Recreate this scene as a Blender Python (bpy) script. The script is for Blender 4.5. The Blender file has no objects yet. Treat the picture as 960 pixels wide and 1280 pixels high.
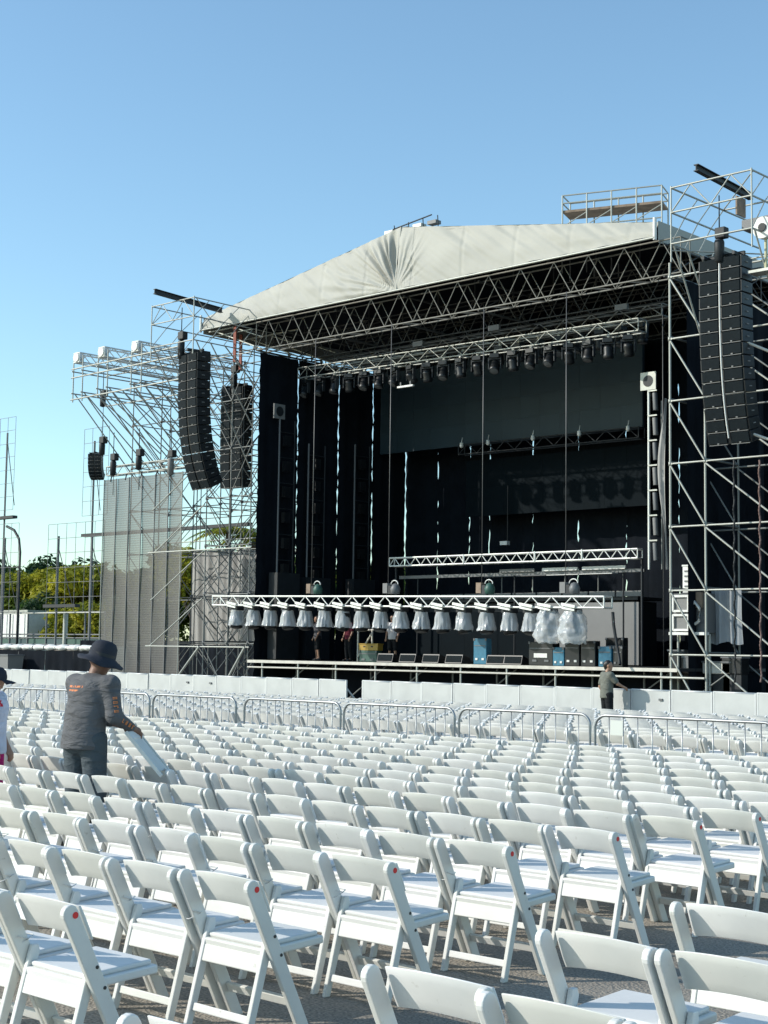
import bpy, bmesh, math, random
import numpy as np
from mathutils import Vector, Matrix, Euler, noise as mnoise

R = math.radians
random.seed(7)
NP = np.random.default_rng(7)
SC = bpy.context.scene
COL = SC.collection

# ------------------------------------------------------------------ camera
# world: X runs along the stage front, Y runs into the stage, Z up; the camera stands at the origin
CAM_H, YAW, PITCH, ROLL, FPX = 1.9, R(47), R(5.25), R(0.8), 1900.0
def cam_axes():
    u = Vector((math.sin(YAW), -math.cos(YAW), 0)); v = Vector((math.cos(YAW), math.sin(YAW), 0)); z = Vector((0, 0, 1))
    fw = Vector((0, math.cos(PITCH), math.sin(PITCH))); up = Vector((0, -math.sin(PITCH), math.cos(PITCH))); rt = Vector((1, 0, 0))
    rt, up = rt*math.cos(ROLL) + up*math.sin(ROLL), up*math.cos(ROLL) - rt*math.sin(ROLL)
    W = lambda a: Vector((u.dot(a), v.dot(a), z.dot(a)))
    return W(rt), W(up), W(fw)
RT, UP, FW = cam_axes()
cam = bpy.data.objects.new('camera', bpy.data.cameras.new('camera'))
COL.objects.link(cam)
cam.matrix_world = Matrix(((RT.x, UP.x, -FW.x, 0), (RT.y, UP.y, -FW.y, 0), (RT.z, UP.z, -FW.z, CAM_H), (0, 0, 0, 1)))
cam.data.sensor_fit = 'VERTICAL'; cam.data.sensor_height = 36; cam.data.lens = FPX/1280*36
cam.data.clip_start = 0.05; cam.data.clip_end = 3000
SC.camera = cam
def on_y(px, py, Y):
    """pixel of the photograph -> (X, Z) on the upright plane at depth Y (parallel to the stage front)"""
    d = RT*((px-480)/FPX) + UP*((640-py)/FPX) + FW
    t = Y/d.y
    return d.x*t, CAM_H + d.z*t

# ------------------------------------------------------------------ light
SUN_EL = R(29)
SUN_TO = Vector((-0.7*math.cos(SUN_EL), -0.714*math.cos(SUN_EL), math.sin(SUN_EL))).normalized()
w = bpy.data.worlds.new('World'); SC.world = w; w.use_nodes = True
nt = w.node_tree; nt.nodes.clear()
sky = nt.nodes.new('ShaderNodeTexSky'); sky.sky_type = 'NISHITA'; sky.sun_disc = False
sky.sun_elevation = SUN_EL; sky.sun_rotation = math.atan2(SUN_TO.x, SUN_TO.y)
sky.air_density = 1.0; sky.dust_density = 0.5; sky.ozone_density = 1.0; sky.altitude = 0
bg = nt.nodes.new('ShaderNodeBackground'); bg.inputs[1].default_value = 0.15
wo = nt.nodes.new('ShaderNodeOutputWorld')
tint = nt.nodes.new('ShaderNodeMix'); tint.data_type = 'RGBA'; tint.blend_type = 'MULTIPLY'; tint.inputs[0].default_value = 1.0
tint.inputs[7].default_value = (1.13, 1.36, 1.36, 1)
nt.links.new(sky.outputs[0], tint.inputs[6]); nt.links.new(tint.outputs[2], bg.inputs[0]); nt.links.new(bg.outputs[0], wo.inputs[0])
sun = bpy.data.objects.new('sun', bpy.data.lights.new('sun', 'SUN')); COL.objects.link(sun)
sun.data.energy = 4.2; sun.data.angle = R(0.5); sun.data.color = (1.0, 0.95, 0.86)
sun.rotation_euler = (-SUN_TO).to_track_quat('-Z', 'Y').to_euler()
SC.view_settings.view_transform = 'Standard'; SC.view_settings.look = 'None'
SC.view_settings.exposure = 0.08; SC.view_settings.gamma = 1.0; SC.view_settings.use_curve_mapping = False

# ------------------------------------------------------------------ materials
MATS = {}
def mat(name, col, rough=0.6, metal=0.0, noise=0.0, nscale=8.0, bump=0.0, bscale=40.0, spec=0.5, col2=None):
    if name in MATS: return MATS[name]
    m = bpy.data.materials.new(name); m.use_nodes = True
    t = m.node_tree; b = t.nodes['Principled BSDF']
    b.inputs['Base Color'].default_value = (*col, 1); b.inputs['Roughness'].default_value = rough
    b.inputs['Metallic'].default_value = metal; b.inputs['Specular IOR Level'].default_value = spec
    tc = t.nodes.new('ShaderNodeTexCoord')
    if noise or col2:
        n = t.nodes.new('ShaderNodeTexNoise'); n.inputs['Scale'].default_value = nscale; n.inputs['Detail'].default_value = 5
        oi = t.nodes.new('ShaderNodeObjectInfo')
        ad = t.nodes.new('ShaderNodeVectorMath'); ad.operation = 'ADD'
        sc_ = t.nodes.new('ShaderNodeVectorMath'); sc_.operation = 'SCALE'; sc_.inputs[3].default_value = 37.0
        cb = t.nodes.new('ShaderNodeCombineXYZ')
        t.links.new(oi.outputs['Random'], cb.inputs[0]); t.links.new(oi.outputs['Random'], cb.inputs[1])
        t.links.new(cb.outputs[0], sc_.inputs[0])
        t.links.new(tc.outputs['Object'], ad.inputs[0]); t.links.new(sc_.outputs[0], ad.inputs[1])
        t.links.new(ad.outputs[0], n.inputs['Vector'])
        rp = t.nodes.new('ShaderNodeValToRGB')
        c2 = col2 or tuple(c*(1-noise) for c in col)
        rp.color_ramp.elements[0].position = 0.32; rp.color_ramp.elements[1].position = 0.62
        rp.color_ramp.elements[0].color = (*c2, 1); rp.color_ramp.elements[1].color = (*col, 1)
        t.links.new(n.outputs[0], rp.inputs[0]); t.links.new(rp.outputs[0], b.inputs['Base Color'])
    if bump:
        n2 = t.nodes.new('ShaderNodeTexNoise'); n2.inputs['Scale'].default_value = bscale; n2.inputs['Detail'].default_value = 4
        t.links.new(tc.outputs['Object'], n2.inputs['Vector'])
        bp = t.nodes.new('ShaderNodeBump'); bp.inputs['Strength'].default_value = bump; bp.inputs['Distance'].default_value = 0.02
        t.links.new(n2.outputs[0], bp.inputs['Height']); t.links.new(bp.outputs[0], b.inputs['Normal'])
    MATS[name] = m
    return m
def see_through(name, col, alpha, rough=0.5, trans=0.0):
    """a sheet that lets part of the light straight through (mesh cloth, thin plastic)"""
    m = bpy.data.materials.new(name); m.use_nodes = True; t = m.node_tree
    b = t.nodes['Principled BSDF']; b.inputs['Base Color'].default_value = (*col, 1); b.inputs['Roughness'].default_value = rough
    b.inputs['Alpha'].default_value = alpha
    MATS[name] = m
    return m
RESIN = mat('white_resin', (0.74, 0.73, 0.7), 0.36, noise=0.07, nscale=5, bump=0.03, bscale=25)
PAD = mat('white_vinyl_pad', (0.71, 0.705, 0.69), 0.45, noise=0.06, nscale=6)
BOLT = mat('dark_bolt', (0.03, 0.03, 0.03), 0.5)
RED = mat('red_sticker', (0.75, 0.03, 0.03), 0.5)
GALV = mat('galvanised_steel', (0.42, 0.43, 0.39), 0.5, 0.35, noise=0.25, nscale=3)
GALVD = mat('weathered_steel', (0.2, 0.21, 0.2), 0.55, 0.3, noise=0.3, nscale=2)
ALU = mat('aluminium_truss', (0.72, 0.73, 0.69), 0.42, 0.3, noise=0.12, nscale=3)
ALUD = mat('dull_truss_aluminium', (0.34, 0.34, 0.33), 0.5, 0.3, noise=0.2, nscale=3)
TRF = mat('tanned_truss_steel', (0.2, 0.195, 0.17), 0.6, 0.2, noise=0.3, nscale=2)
TRD = mat('shaded_truss_steel', (0.06, 0.062, 0.062), 0.6, 0.2, noise=0.3, nscale=2)  # shade under the roof put into the colour of the inner trusses
BSTEEL = mat('brushed_barrier_steel', (0.36, 0.37, 0.37), 0.4, 0.6, noise=0.2, nscale=4)
BLACK = mat('black_metal', (0.012, 0.016, 0.02), 0.6, noise=0.3, nscale=4)
BLACKG = mat('black_gloss_case', (0.005, 0.007, 0.009), 0.45, noise=0.3, nscale=3)
GRILLE = mat('speaker_grille', (0.007, 0.012, 0.015), 0.8, noise=0.2, nscale=9, bump=0.3, bscale=160, spec=0.15)
DRAPE = mat('black_drape_cloth', (0.009, 0.012, 0.017), 0.95, noise=0.3, nscale=1.2, spec=0.1)
LED = mat('led_screen_face', (0.03, 0.05, 0.062), 0.5, noise=0.12, nscale=0.8, spec=0.2)
LEDD = mat('led_screen_face_dark', (0.004, 0.008, 0.011), 0.7, noise=0.15, nscale=0.8, spec=0.06)
GREYP = mat('grey_panel', (0.2, 0.2, 0.195), 0.7, noise=0.06, nscale=2)
WOODEDGE = mat('pale_deck_edge', (0.62, 0.59, 0.52), 0.6, noise=0.25, nscale=3)
TARP = mat('grey_tarpaulin', (0.32, 0.315, 0.3), 0.75, noise=0.12, nscale=1.5, bump=0.5, bscale=3)
BARR = mat('barricade_sheet', (0.52, 0.53, 0.51), 0.5, noise=0.12, nscale=2.2, bump=0.05, bscale=9)
BARRF = mat('barricade_frame', (0.58, 0.59, 0.58), 0.45, 0.2, noise=0.1, nscale=4)
ORANGE = mat('orange_strap', (0.22, 0.05, 0.03), 0.7)
RUST = mat('rusty_board', (0.3, 0.22, 0.16), 0.8, noise=0.4, nscale=3)
YEL = mat('yellow_plastic', (0.4, 0.25, 0.03), 0.5)
BLUE = mat('blue_plastic', (0.025, 0.17, 0.27), 0.45, noise=0.2)
GREEN = mat('green_plastic', (0.03, 0.09, 0.07), 0.5)
WHITE = mat('white_paint', (0.74, 0.74, 0.7), 0.5, noise=0.12, nscale=4)
GREYC = mat('grey_plastic', (0.13, 0.135, 0.14), 0.5)
CHAIN = mat('hoist_chain', (0.16, 0.16, 0.16), 0.5, 0.5)
MESHB = see_through('scaffold_mesh', (0.16, 0.155, 0.14), 0.74, 0.9)
def weave(m):
    t = m.node_tree; b = t.nodes['Principled BSDF']; tc = t.nodes.new('ShaderNodeTexCoord')
    tot = None
    for axis, sc_ in (('X', 5.0), ('Z', 3.0)):
        wv = t.nodes.new('ShaderNodeTexWave'); wv.bands_direction = axis; wv.inputs['Scale'].default_value = sc_; wv.inputs['Distortion'].default_value = 0.4
        t.links.new(tc.outputs['Object'], wv.inputs['Vector'])
        if tot is None: tot = wv.outputs['Fac']
        else:
            mx = t.nodes.new('ShaderNodeMath'); mx.operation = 'MAXIMUM'; t.links.new(tot, mx.inputs[0]); t.links.new(wv.outputs['Fac'], mx.inputs[1]); tot = mx.outputs[0]
    mr = t.nodes.new('ShaderNodeMapRange'); mr.inputs[3].default_value = 0.6; mr.inputs[4].default_value = 0.88
    t.links.new(tot, mr.inputs[0]); t.links.new(mr.outputs[0], b.inputs['Alpha'])
weave(MESHB)
PLAST = see_through('clear_plastic_wrap', (0.84, 0.87, 0.88), 0.42, 0.18)
SKIN = mat('brown_skin', (0.2, 0.1, 0.065), 0.55)
SKIN2 = mat('tan_skin', (0.36, 0.2, 0.13), 0.55)

def vary(m, lo):
    t = m.node_tree; b = t.nodes['Principled BSDF']; src = b.inputs['Base Color'].links[0].from_socket
    oi = t.nodes.new('ShaderNodeObjectInfo'); mr = t.nodes.new('ShaderNodeMapRange'); mr.inputs[3].default_value = lo; mr.inputs[4].default_value = 1.0
    t.links.new(oi.outputs['Random'], mr.inputs[0])
    mx = t.nodes.new('ShaderNodeMix'); mx.data_type = 'RGBA'; mx.blend_type = 'MULTIPLY'; mx.inputs[0].default_value = 1
    cb = t.nodes.new('ShaderNodeCombineColor')
    pw = t.nodes.new('ShaderNodeMath'); pw.operation = 'POWER'; pw.inputs[1].default_value = 1.5; t.links.new(mr.outputs[0], pw.inputs[0])
    t.links.new(mr.outputs[0], cb.inputs[0]); t.links.new(mr.outputs[0], cb.inputs[1]); t.links.new(pw.outputs[0], cb.inputs[2])
    # scuffs: thin darker scratches and grime specks
    tc = t.nodes.new('ShaderNodeTexCoord'); n = t.nodes.new('ShaderNodeTexNoise'); n.inputs['Scale'].default_value = 22; n.inputs['Detail'].default_value = 6; n.inputs['Roughness'].default_value = 0.7
    ad = t.nodes.new('ShaderNodeVectorMath'); ad.operation = 'ADD'; t.links.new(tc.outputs['Object'], ad.inputs[0])
    c2 = t.nodes.new('ShaderNodeMath'); c2.operation = 'MULTIPLY'; c2.inputs[1].default_value = 50; t.links.new(oi.outputs['Random'], c2.inputs[0]); t.links.new(c2.outputs[0], ad.inputs[1]); t.links.new(ad.outputs[0], n.inputs['Vector'])
    rp = t.nodes.new('ShaderNodeValToRGB'); rp.color_ramp.elements[0].position = 0.27; rp.color_ramp.elements[1].position = 0.36
    rp.color_ramp.elements[0].color = (0.72, 0.7, 0.66, 1); rp.color_ramp.elements[1].color = (1, 1, 1, 1); t.links.new(n.outputs[0], rp.inputs[0])
    m2 = t.nodes.new('ShaderNodeMix'); m2.data_type = 'RGBA'; m2.blend_type = 'MULTIPLY'; m2.inputs[0].default_value = 1
    t.links.new(src, mx.inputs[6]); t.links.new(cb.outputs[0], mx.inputs[7]); t.links.new(mx.outputs[2], m2.inputs[6]); t.links.new(rp.outputs[0], m2.inputs[7]); t.links.new(m2.outputs[2], b.inputs['Base Color'])
vary(RESIN, 0.9); vary(PAD, 0.93)
# canvas: pale grey-green vinyl with seams
def canvas():
    m = mat('roof_canvas', (0.38, 0.375, 0.33), 0.65, noise=0.1, nscale=0.7, bump=0.25, bscale=2.2)
    return m
CANVAS = canvas()

# ------------------------------------------------------------------ object helpers
def link(o, parent=None):
    COL.objects.link(o)
    if parent is not None: o.parent = parent
    return o
def tag(o, label=None, cat=None, group=None, kind=None):
    if label: o['label'] = label
    if cat: o['category'] = cat
    if group: o['group'] = group
    if kind: o['kind'] = kind
    return o
def thing(name, label, cat, loc=(0, 0, 0), rz=0.0, group=None):
    o = bpy.data.objects.new(name, None); o.empty_display_size = 0.1
    o.location = loc; o.rotation_euler = (0, 0, rz)
    link(o); tag(o, label, cat, group); o['kind'] = 'thing'
    return o
class MB:
    def __init__(s): s.v = []; s.f = []; s.smooth = []
    def add(s, verts, faces, smooth=False):
        n = len(s.v); s.v += [tuple(p) for p in verts]
        s.f += [tuple(i+n for i in f) for f in faces]; s.smooth += [smooth]*len(faces)
        return s
    def box(s, c, size, rot=None):
        hx, hy, hz = size[0]/2, size[1]/2, size[2]/2
        ps = [Vector((sx*hx, sy*hy, sz*hz)) for sx in (-1, 1) for sy in (-1, 1) for sz in (-1, 1)]
        if rot is not None: ps = [rot @ p for p in ps]
        c = Vector(c)
        return s.add([p+c for p in ps], [(0, 1, 3, 2), (4, 6, 7, 5), (0, 4, 5, 1), (2, 3, 7, 6), (0, 2, 6, 4), (1, 5, 7, 3)])
    def tube(s, p0, p1, r, n=6, r1=None, caps=True):
        p0, p1 = Vector(p0), Vector(p1); r1 = r if r1 is None else r1
        q = (p1-p0).to_track_quat('Z', 'Y')
        vs = [p0 + q @ Vector((r*math.cos(2*math.pi*i/n), r*math.sin(2*math.pi*i/n), 0)) for i in range(n)]
        vs += [p1 + q @ Vector((r1*math.cos(2*math.pi*i/n), r1*math.sin(2*math.pi*i/n), 0)) for i in range(n)]
        s.add(vs, [(i, (i+1) % n, n+(i+1) % n, n+i) for i in range(n)], True)
        if caps:
            k = len(s.v)-2*n
            s.f += [tuple(k+i for i in reversed(range(n))), tuple(k+n+i for i in range(n))]; s.smooth += [False, False]
        return s
    def path(s, pts, r, n=6):
        pts = [Vector(p) for p in pts]; vs = []
        for i, p in enumerate(pts):
            d = (pts[min(i+1, len(pts)-1)] - pts[max(i-1, 0)]).normalized()
            q = d.to_track_quat('Z', 'Y')
            vs += [p + q @ Vector((r*math.cos(2*math.pi*j/n), r*math.sin(2*math.pi*j/n), 0)) for j in range(n)]
        fs = [(i*n+j, i*n+(j+1) % n, (i+1)*n+(j+1) % n, (i+1)*n+j) for i in range(len(pts)-1) for j in range(n)]
        return s.add(vs, fs, True)
    def lathe(s, prof, n=16, c=(0, 0, 0)):
        vs = [(c[0]+r*math.cos(2*math.pi*i/n), c[1]+r*math.sin(2*math.pi*i/n), c[2]+z) for r, z in prof for i in range(n)]
        fs = [(k*n+i, k*n+(i+1) % n, (k+1)*n+(i+1) % n, (k+1)*n+i) for k in range(len(prof)-1) for i in range(n)]
        return s.add(vs, fs, True)
    def mesh(s, name, material):
        me = bpy.data.meshes.new(name); me.from_pydata(s.v, [], s.f)
        me.polygons.foreach_set('use_smooth', s.smooth); me.materials.append(material); me.update()
        return me
    def build(s, name, material, parent=None, loc=None):
        o = bpy.data.objects.new(name, s.mesh(name, material)); link(o, parent)
        if loc is not None: o.location = loc
        return o
def inst(name, me, parent=None, loc=(0, 0, 0), rot=(0, 0, 0)):
    o = bpy.data.objects.new(name, me); link(o, parent); o.location = loc; o.rotation_euler = rot
    return o
def bevelled(mb, name, material, width, seg=2, smooth=False):
    bm = bmesh.new(); me0 = mb.mesh(name, material); bm.from_mesh(me0); bpy.data.meshes.remove(me0)
    bmesh.ops.remove_doubles(bm, verts=bm.verts, dist=1e-5)
    bmesh.ops.recalc_face_normals(bm, faces=bm.faces)
    ed = [e for e in bm.edges if len(e.link_faces) == 2 and e.calc_face_angle(0) > 0.6]
    bmesh.ops.bevel(bm, geom=ed, offset=width, segments=seg, affect='EDGES', profile=0.5)
    for f in bm.faces: f.smooth = smooth
    me = bpy.data.meshes.new(name); bm.to_mesh(me); bm.free(); me.materials.append(material)
    return me
_UNIT = {}
def unit_tube(material, n=6):
    k = (material.name, n)
    if k not in _UNIT:
        _UNIT[k] = MB().tube((0, 0, 0), (0, 0, 1), 1, n).mesh('tube', material)
    return _UNIT[k]
def tube(name, p0, p1, r, material, parent, n=6):
    """one straight tube as its own part; points are in world space, the parent is an unrotated thing"""
    p0, p1 = Vector(p0), Vector(p1)
    o = bpy.data.objects.new(name, unit_tube(material, n)); link(o, parent)
    base = parent.matrix_basis.translation if parent is not None else Vector((0, 0, 0))
    d = p1-p0
    o.location = p0-base; o.rotation_mode = 'QUATERNION'; o.rotation_quaternion = d.to_track_quat('Z', 'Y')
    o.scale = (r, r, d.length)
    return o
def part_box(name, c, size, material, parent, rot=None):
    base = parent.matrix_basis.translation if parent is not None else Vector((0, 0, 0))
    return MB().box(Vector(c)-base, size, rot).build(name, material, parent)
def truss(parent, p0, p1, wid, hei, material, rc=0.03, rb=0.016, step=None, faces='fbt'):
    """box truss between two end centres: four chords and zigzag braces, each a part"""
    p0, p1 = Vector(p0), Vector(p1); d = (p1-p0); L = d.length; d = d/L
    side = d.cross(Vector((0, 0, 1))).normalized()*wid/2; up = Vector((0, 0, hei/2))
    for a in (-1, 1):
        for b in (-1, 1):
            tube('chord', p0+side*a+up*b, p1+side*a+up*b, rc, material, parent)
    n = max(2, int(round(L/(step or hei)))); n += n % 2
    def zig(o1, o2):
        for i in range(n):
            A, B = (o1, o2) if i % 2 == 0 else (o2, o1)
            tube('brace', p0+d*(L*i/n)+A, p0+d*(L*(i+1)/n)+B, rb, material, parent, 5)
    if 'f' in faces: zig(side-up, side+up)
    if 'b' in faces: zig(-side-up, -side+up)
    if 't' in faces: zig(-side+up, side+up)
    if 'u' in faces: zig(-side-up, side-up)
    for e in (p0, p1):
        for a in (-1, 1): tube('end_strut', e+side*a-up, e+side*a+up, rb*1.3, material, parent, 5)
        tube('end_strut', e-side+up, e+side+up, rb*1.3, material, parent, 5); tube('end_strut', e-side-up, e+side-up, rb*1.3, material, parent, 5)

# ================================================================== GROUND
def ground():
    m = bpy.data.materials.new('worn_asphalt'); m.use_nodes = True; t = m.node_tree; b = t.nodes['Principled BSDF']
    b.inputs['Roughness'].default_value = 0.9
    tc = t.nodes.new('ShaderNodeTexCoord')
    def noise(s, d=6):
        n = t.nodes.new('ShaderNodeTexNoise'); n.inputs['Scale'].default_value = s; n.inputs['Detail'].default_value = d
        t.links.new(tc.outputs['Object'], n.inputs['Vector']); return n
    n1, n2 = noise(0.7), noise(60, 3)
    vo = t.nodes.new('ShaderNodeTexVoronoi'); vo.inputs['Scale'].default_value = 55; t.links.new(tc.outputs['Object'], vo.inputs['Vector'])
    r1 = t.nodes.new('ShaderNodeValToRGB'); r1.color_ramp.elements[0].position = 0.3; r1.color_ramp.elements[1].position = 0.7
    r1.color_ramp.elements[0].color = (0.21, 0.19, 0.16, 1); r1.color_ramp.elements[1].color = (0.36, 0.325, 0.275, 1)
    t.links.new(n1.outputs[0], r1.inputs[0])
    r2 = t.nodes.new('ShaderNodeValToRGB'); r2.color_ramp.elements[0].color = (0.4, 0.4, 0.4, 1); r2.color_ramp.elements[1].color = (1.25, 1.22, 1.18, 1)
    r2.color_ramp.elements[0].position = 0.3; r2.color_ramp.elements[1].position = 0.68
    t.links.new(n2.outputs[0], r2.inputs[0])
    mx = t.nodes.new('ShaderNodeMix'); mx.data_type = 'RGBA'; mx.blend_type = 'MULTIPLY'; mx.inputs[0].default_value = 1
    t.links.new(r1.outputs[0], mx.inputs[6]); t.links.new(r2.outputs[0], mx.inputs[7]); t.links.new(mx.outputs[2], b.inputs['Base Color'])
    bp = t.nodes.new('ShaderNodeBump'); bp.inputs['Strength'].default_value = 0.7; bp.inputs['Distance'].default_value = 0.012
    t.links.new(vo.outputs[0], bp.inputs['Height']); t.links.new(bp.outputs[0], b.inputs['Normal'])
    o = MB().add([(-900, -60, 0), (700, -60, 0), (700, 1500, 0), (-900, 1500, 0)], [(0, 1, 2, 3)]).build('ground', m)
    o['kind'] = 'structure'
ground()

# ================================================================== STAGE
F = 41.0                      # depth of the stage front
XL, XR = -45.3, -25.9         # stage opening
DECK = 1.55
def stage_platform():
    t = thing('stage_platform', 'long black stage platform with pale front edge and posts beneath', 'stage', ((XL+XR)/2, F, 0))
    part_box('deck', ((XL+XR)/2, F+6, DECK-0.09), (XR-XL+0.6, 12, 0.1), BLACK, t)
    part_box('deck_edge', ((XL+XR)/2, F-0.02, DECK-0.1), (XR-XL+0.5, 0.06, 0.11), WOODEDGE, t)
    tube('front_rail', (XL-0.2, F-0.06, DECK-0.33), (XR+0.9, F-0.06, DECK-0.33), 0.035, WOODEDGE, t)
    tube('rear_rail', (XL-0.2, F+0.55, DECK-0.3), (XR+0.2, F+0.55, DECK-0.3), 0.03, GALVD, t)
    for i in range(10):
        x = XL + 0.6 + i*2.05
        tube('post', (x, F, 0), (x, F, DECK-0.15), 0.04, GALV, t)
        tube('rear_post', (x+0.5, F+1.4, 0), (x+0.5, F+1.4, DECK-0.15), 0.04, GALVD, t)
        if i % 3 != 1: tube('under_brace', (x, F+0.7, 0.1), (x+1.9, F+0.7, DECK-0.2), 0.025, GALVD, t)
    part_box('skirt', ((XL+XR)/2, F+2.2, DECK/2-0.08), (XR-XL+0.4, 0.03, DECK-0.16), DRAPE, t)
stage_platform()
def drape(label, group, p0, p1, z0, z1, seed, fold=0.06, ragged=0.05):
    """a hanging cloth between two ground points with real folds; its side edges are uneven"""
    rng = random.Random(seed); p0, p1 = Vector((*p0, 0)), Vector((*p1, 0))
    d = p1-p0; L = d.length; d /= L; nrm = Vector((-d.y, d.x, 0))
    nu, nz = max(10, int(L*9)), 70
    ph = rng.random()*6; fr = 5.5+rng.random()*2
    vs, fs = [], []
    for j in range(nz+1):
        z = z0+(z1-z0)*j/nz
        e0 = (rng.random()**1.5*1.6-0.6)*ragged; e1 = (rng.random()**1.5*1.6-0.6)*ragged
        for i in range(nu+1):
            s = e0 + (L-e0-e1)*i/nu
            a = fold*(1-0.5*j/nz)
            env = min(1, s/0.25, (L-s)/0.25)
            q = p0 + d*s + nrm*max(0.0, env)*(a*math.sin(fr*s+ph+0.5*math.sin(z*0.6+s))+a*0.4*math.sin(2.3*fr*s+ph*2))
            vs.append((q.x, q.y, z))
    fs = [(j*(nu+1)+i, j*(nu+1)+i+1, (j+1)*(nu+1)+i+1, (j+1)*(nu+1)+i) for j in range(nz) for i in range(nu)]
    c = (p0+p1)/2
    vs = [(a-c.x, b-c.y, z) for a, b, z in vs]
    o = MB().add(vs, fs, True).build('stage_drape', DRAPE, None, (c.x, c.y, 0))
    return tag(o, label, 'drape', group)
def drapes():
    ys = [F+0.05, 43.26, 45.66, 47.8, 49.96]
    lab = ['black wing drape at the stage corner beside the hanging speaker arrays', 'black wing drape behind the tall steel lighting ladders', 'black wing drape with daylight slits on both sides', 'black wing drape in the deep corner by the big screen']
    for i in range(4):
        drape(lab[i], None, (XL, ys[i]+0.015), (XL, ys[i+1]-0.02), DECK-1.4, 13.95, 10+i, 0.035, 0.045)
    xs = [-45.3, -43.4, -41.6, -40.5, -38.2, -35.9, -33.6, -31.2, -26.0]
    for i in range(8):
        drape('black backdrop drape hanging behind the dark LED screens', 'backdrop drapes behind the screens', (xs[i]+0.002, 50), (xs[i+1]-0.002, 50), 0.3, 14.4, 30+i, 0.035, 0.05)
    drape('black drape closing the stage side behind the big speaker array', None, (XR+0.25, 41.6), (XR+0.25, 50.5), 0.2, 13.9, 50, 0.05, 0.0)
    drape('black drape hung behind the steel scaffold tower beside the grey sheet', None, (XR+0.4, 46.2), (-14, 46.2), 0.1, 12.6, 51, 0.05, 0.0)
drapes()
def led_screen(name, label, x0, x1, z0, z1, y, material, px, pz):
    t = thing(name, label, 'screen', ((x0+x1)/2, y, z0))
    nx, nz = max(1, round((x1-x0)/px)), max(1, round((z1-z0)/pz))
    w_, h_ = (x1-x0)/nx, (z1-z0)/nz
    me = MB().box((0, 0, 0), (w_-0.003, 0.1, h_-0.003)).mesh('panel', material)
    for i in range(nx):
        for j in range(nz):
            inst('panel', me, t, (x0+w_*(i+0.5)-(x0+x1)/2, NP.normal(0, 0.0015), h_*(j+0.5)))
    part_box('back_frame', ((x0+x1)/2, y+0.14, (z0+z1)/2), (x1-x0-0.1, 0.1, z1-z0-0.1), BLACK, t)
led_screen('led_screen', 'wide dark LED screen high at the back of the stage', -45.0, -31.5, 10.45, 14.0, 48.0, LED, 1.0, 1.0)
led_screen('led_screen', 'smaller black LED screen below the wide one on stage', -40.7, -31.7, 7.55, 9.9, 48.7, LEDD, 1.0, 1.0)
led_screen('riser_wall', 'plain grey panel wall at the stage end behind the wrapped lights', -34.7, -30.1, 1.55, 3.78, 45.6, GREYP, 4.7, 2.3)
led_screen('riser_wall', 'low panel wall blackened for the shade behind the row of wrapped lights', -43.2, -34.72, 1.55, 3.5, 45.9, LEDD, 1.2, 1.95)  # grey wall carried on; shade of the wrapped lights put in as black
def riser():
    t = thing('band_riser', 'stepped black band riser with grey strips behind the hanging lights', 'riser', (-36, 47.2, DECK))
    part_box('top', (-36, 47.2, 3.95), (10.6, 1.6, 0.12), BLACK, t)
    part_box('base', (-36, 47.3, 2.7), (10.2, 1.3, 2.3), BLACK, t)
    for i in range(9):
        part_box('strip', (-40.6+i*1.2, 46.35, 4.12), (1.12, 0.08, 0.2), GREYC if i < 7 else GREYP, t)
    for i in range(4):
        part_box('back_step', (-37.9+i*1.55, 47.6, 5.0), (1.5, 0.4, 0.14), GREYC if i < 2 else WHITE, t)
        tube('step_leg', (-37.9+i*1.55, 47.6, 4.0), (-37.9+i*1.55, 47.6, 4.94), 0.03, GALVD, t)
riser()

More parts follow.
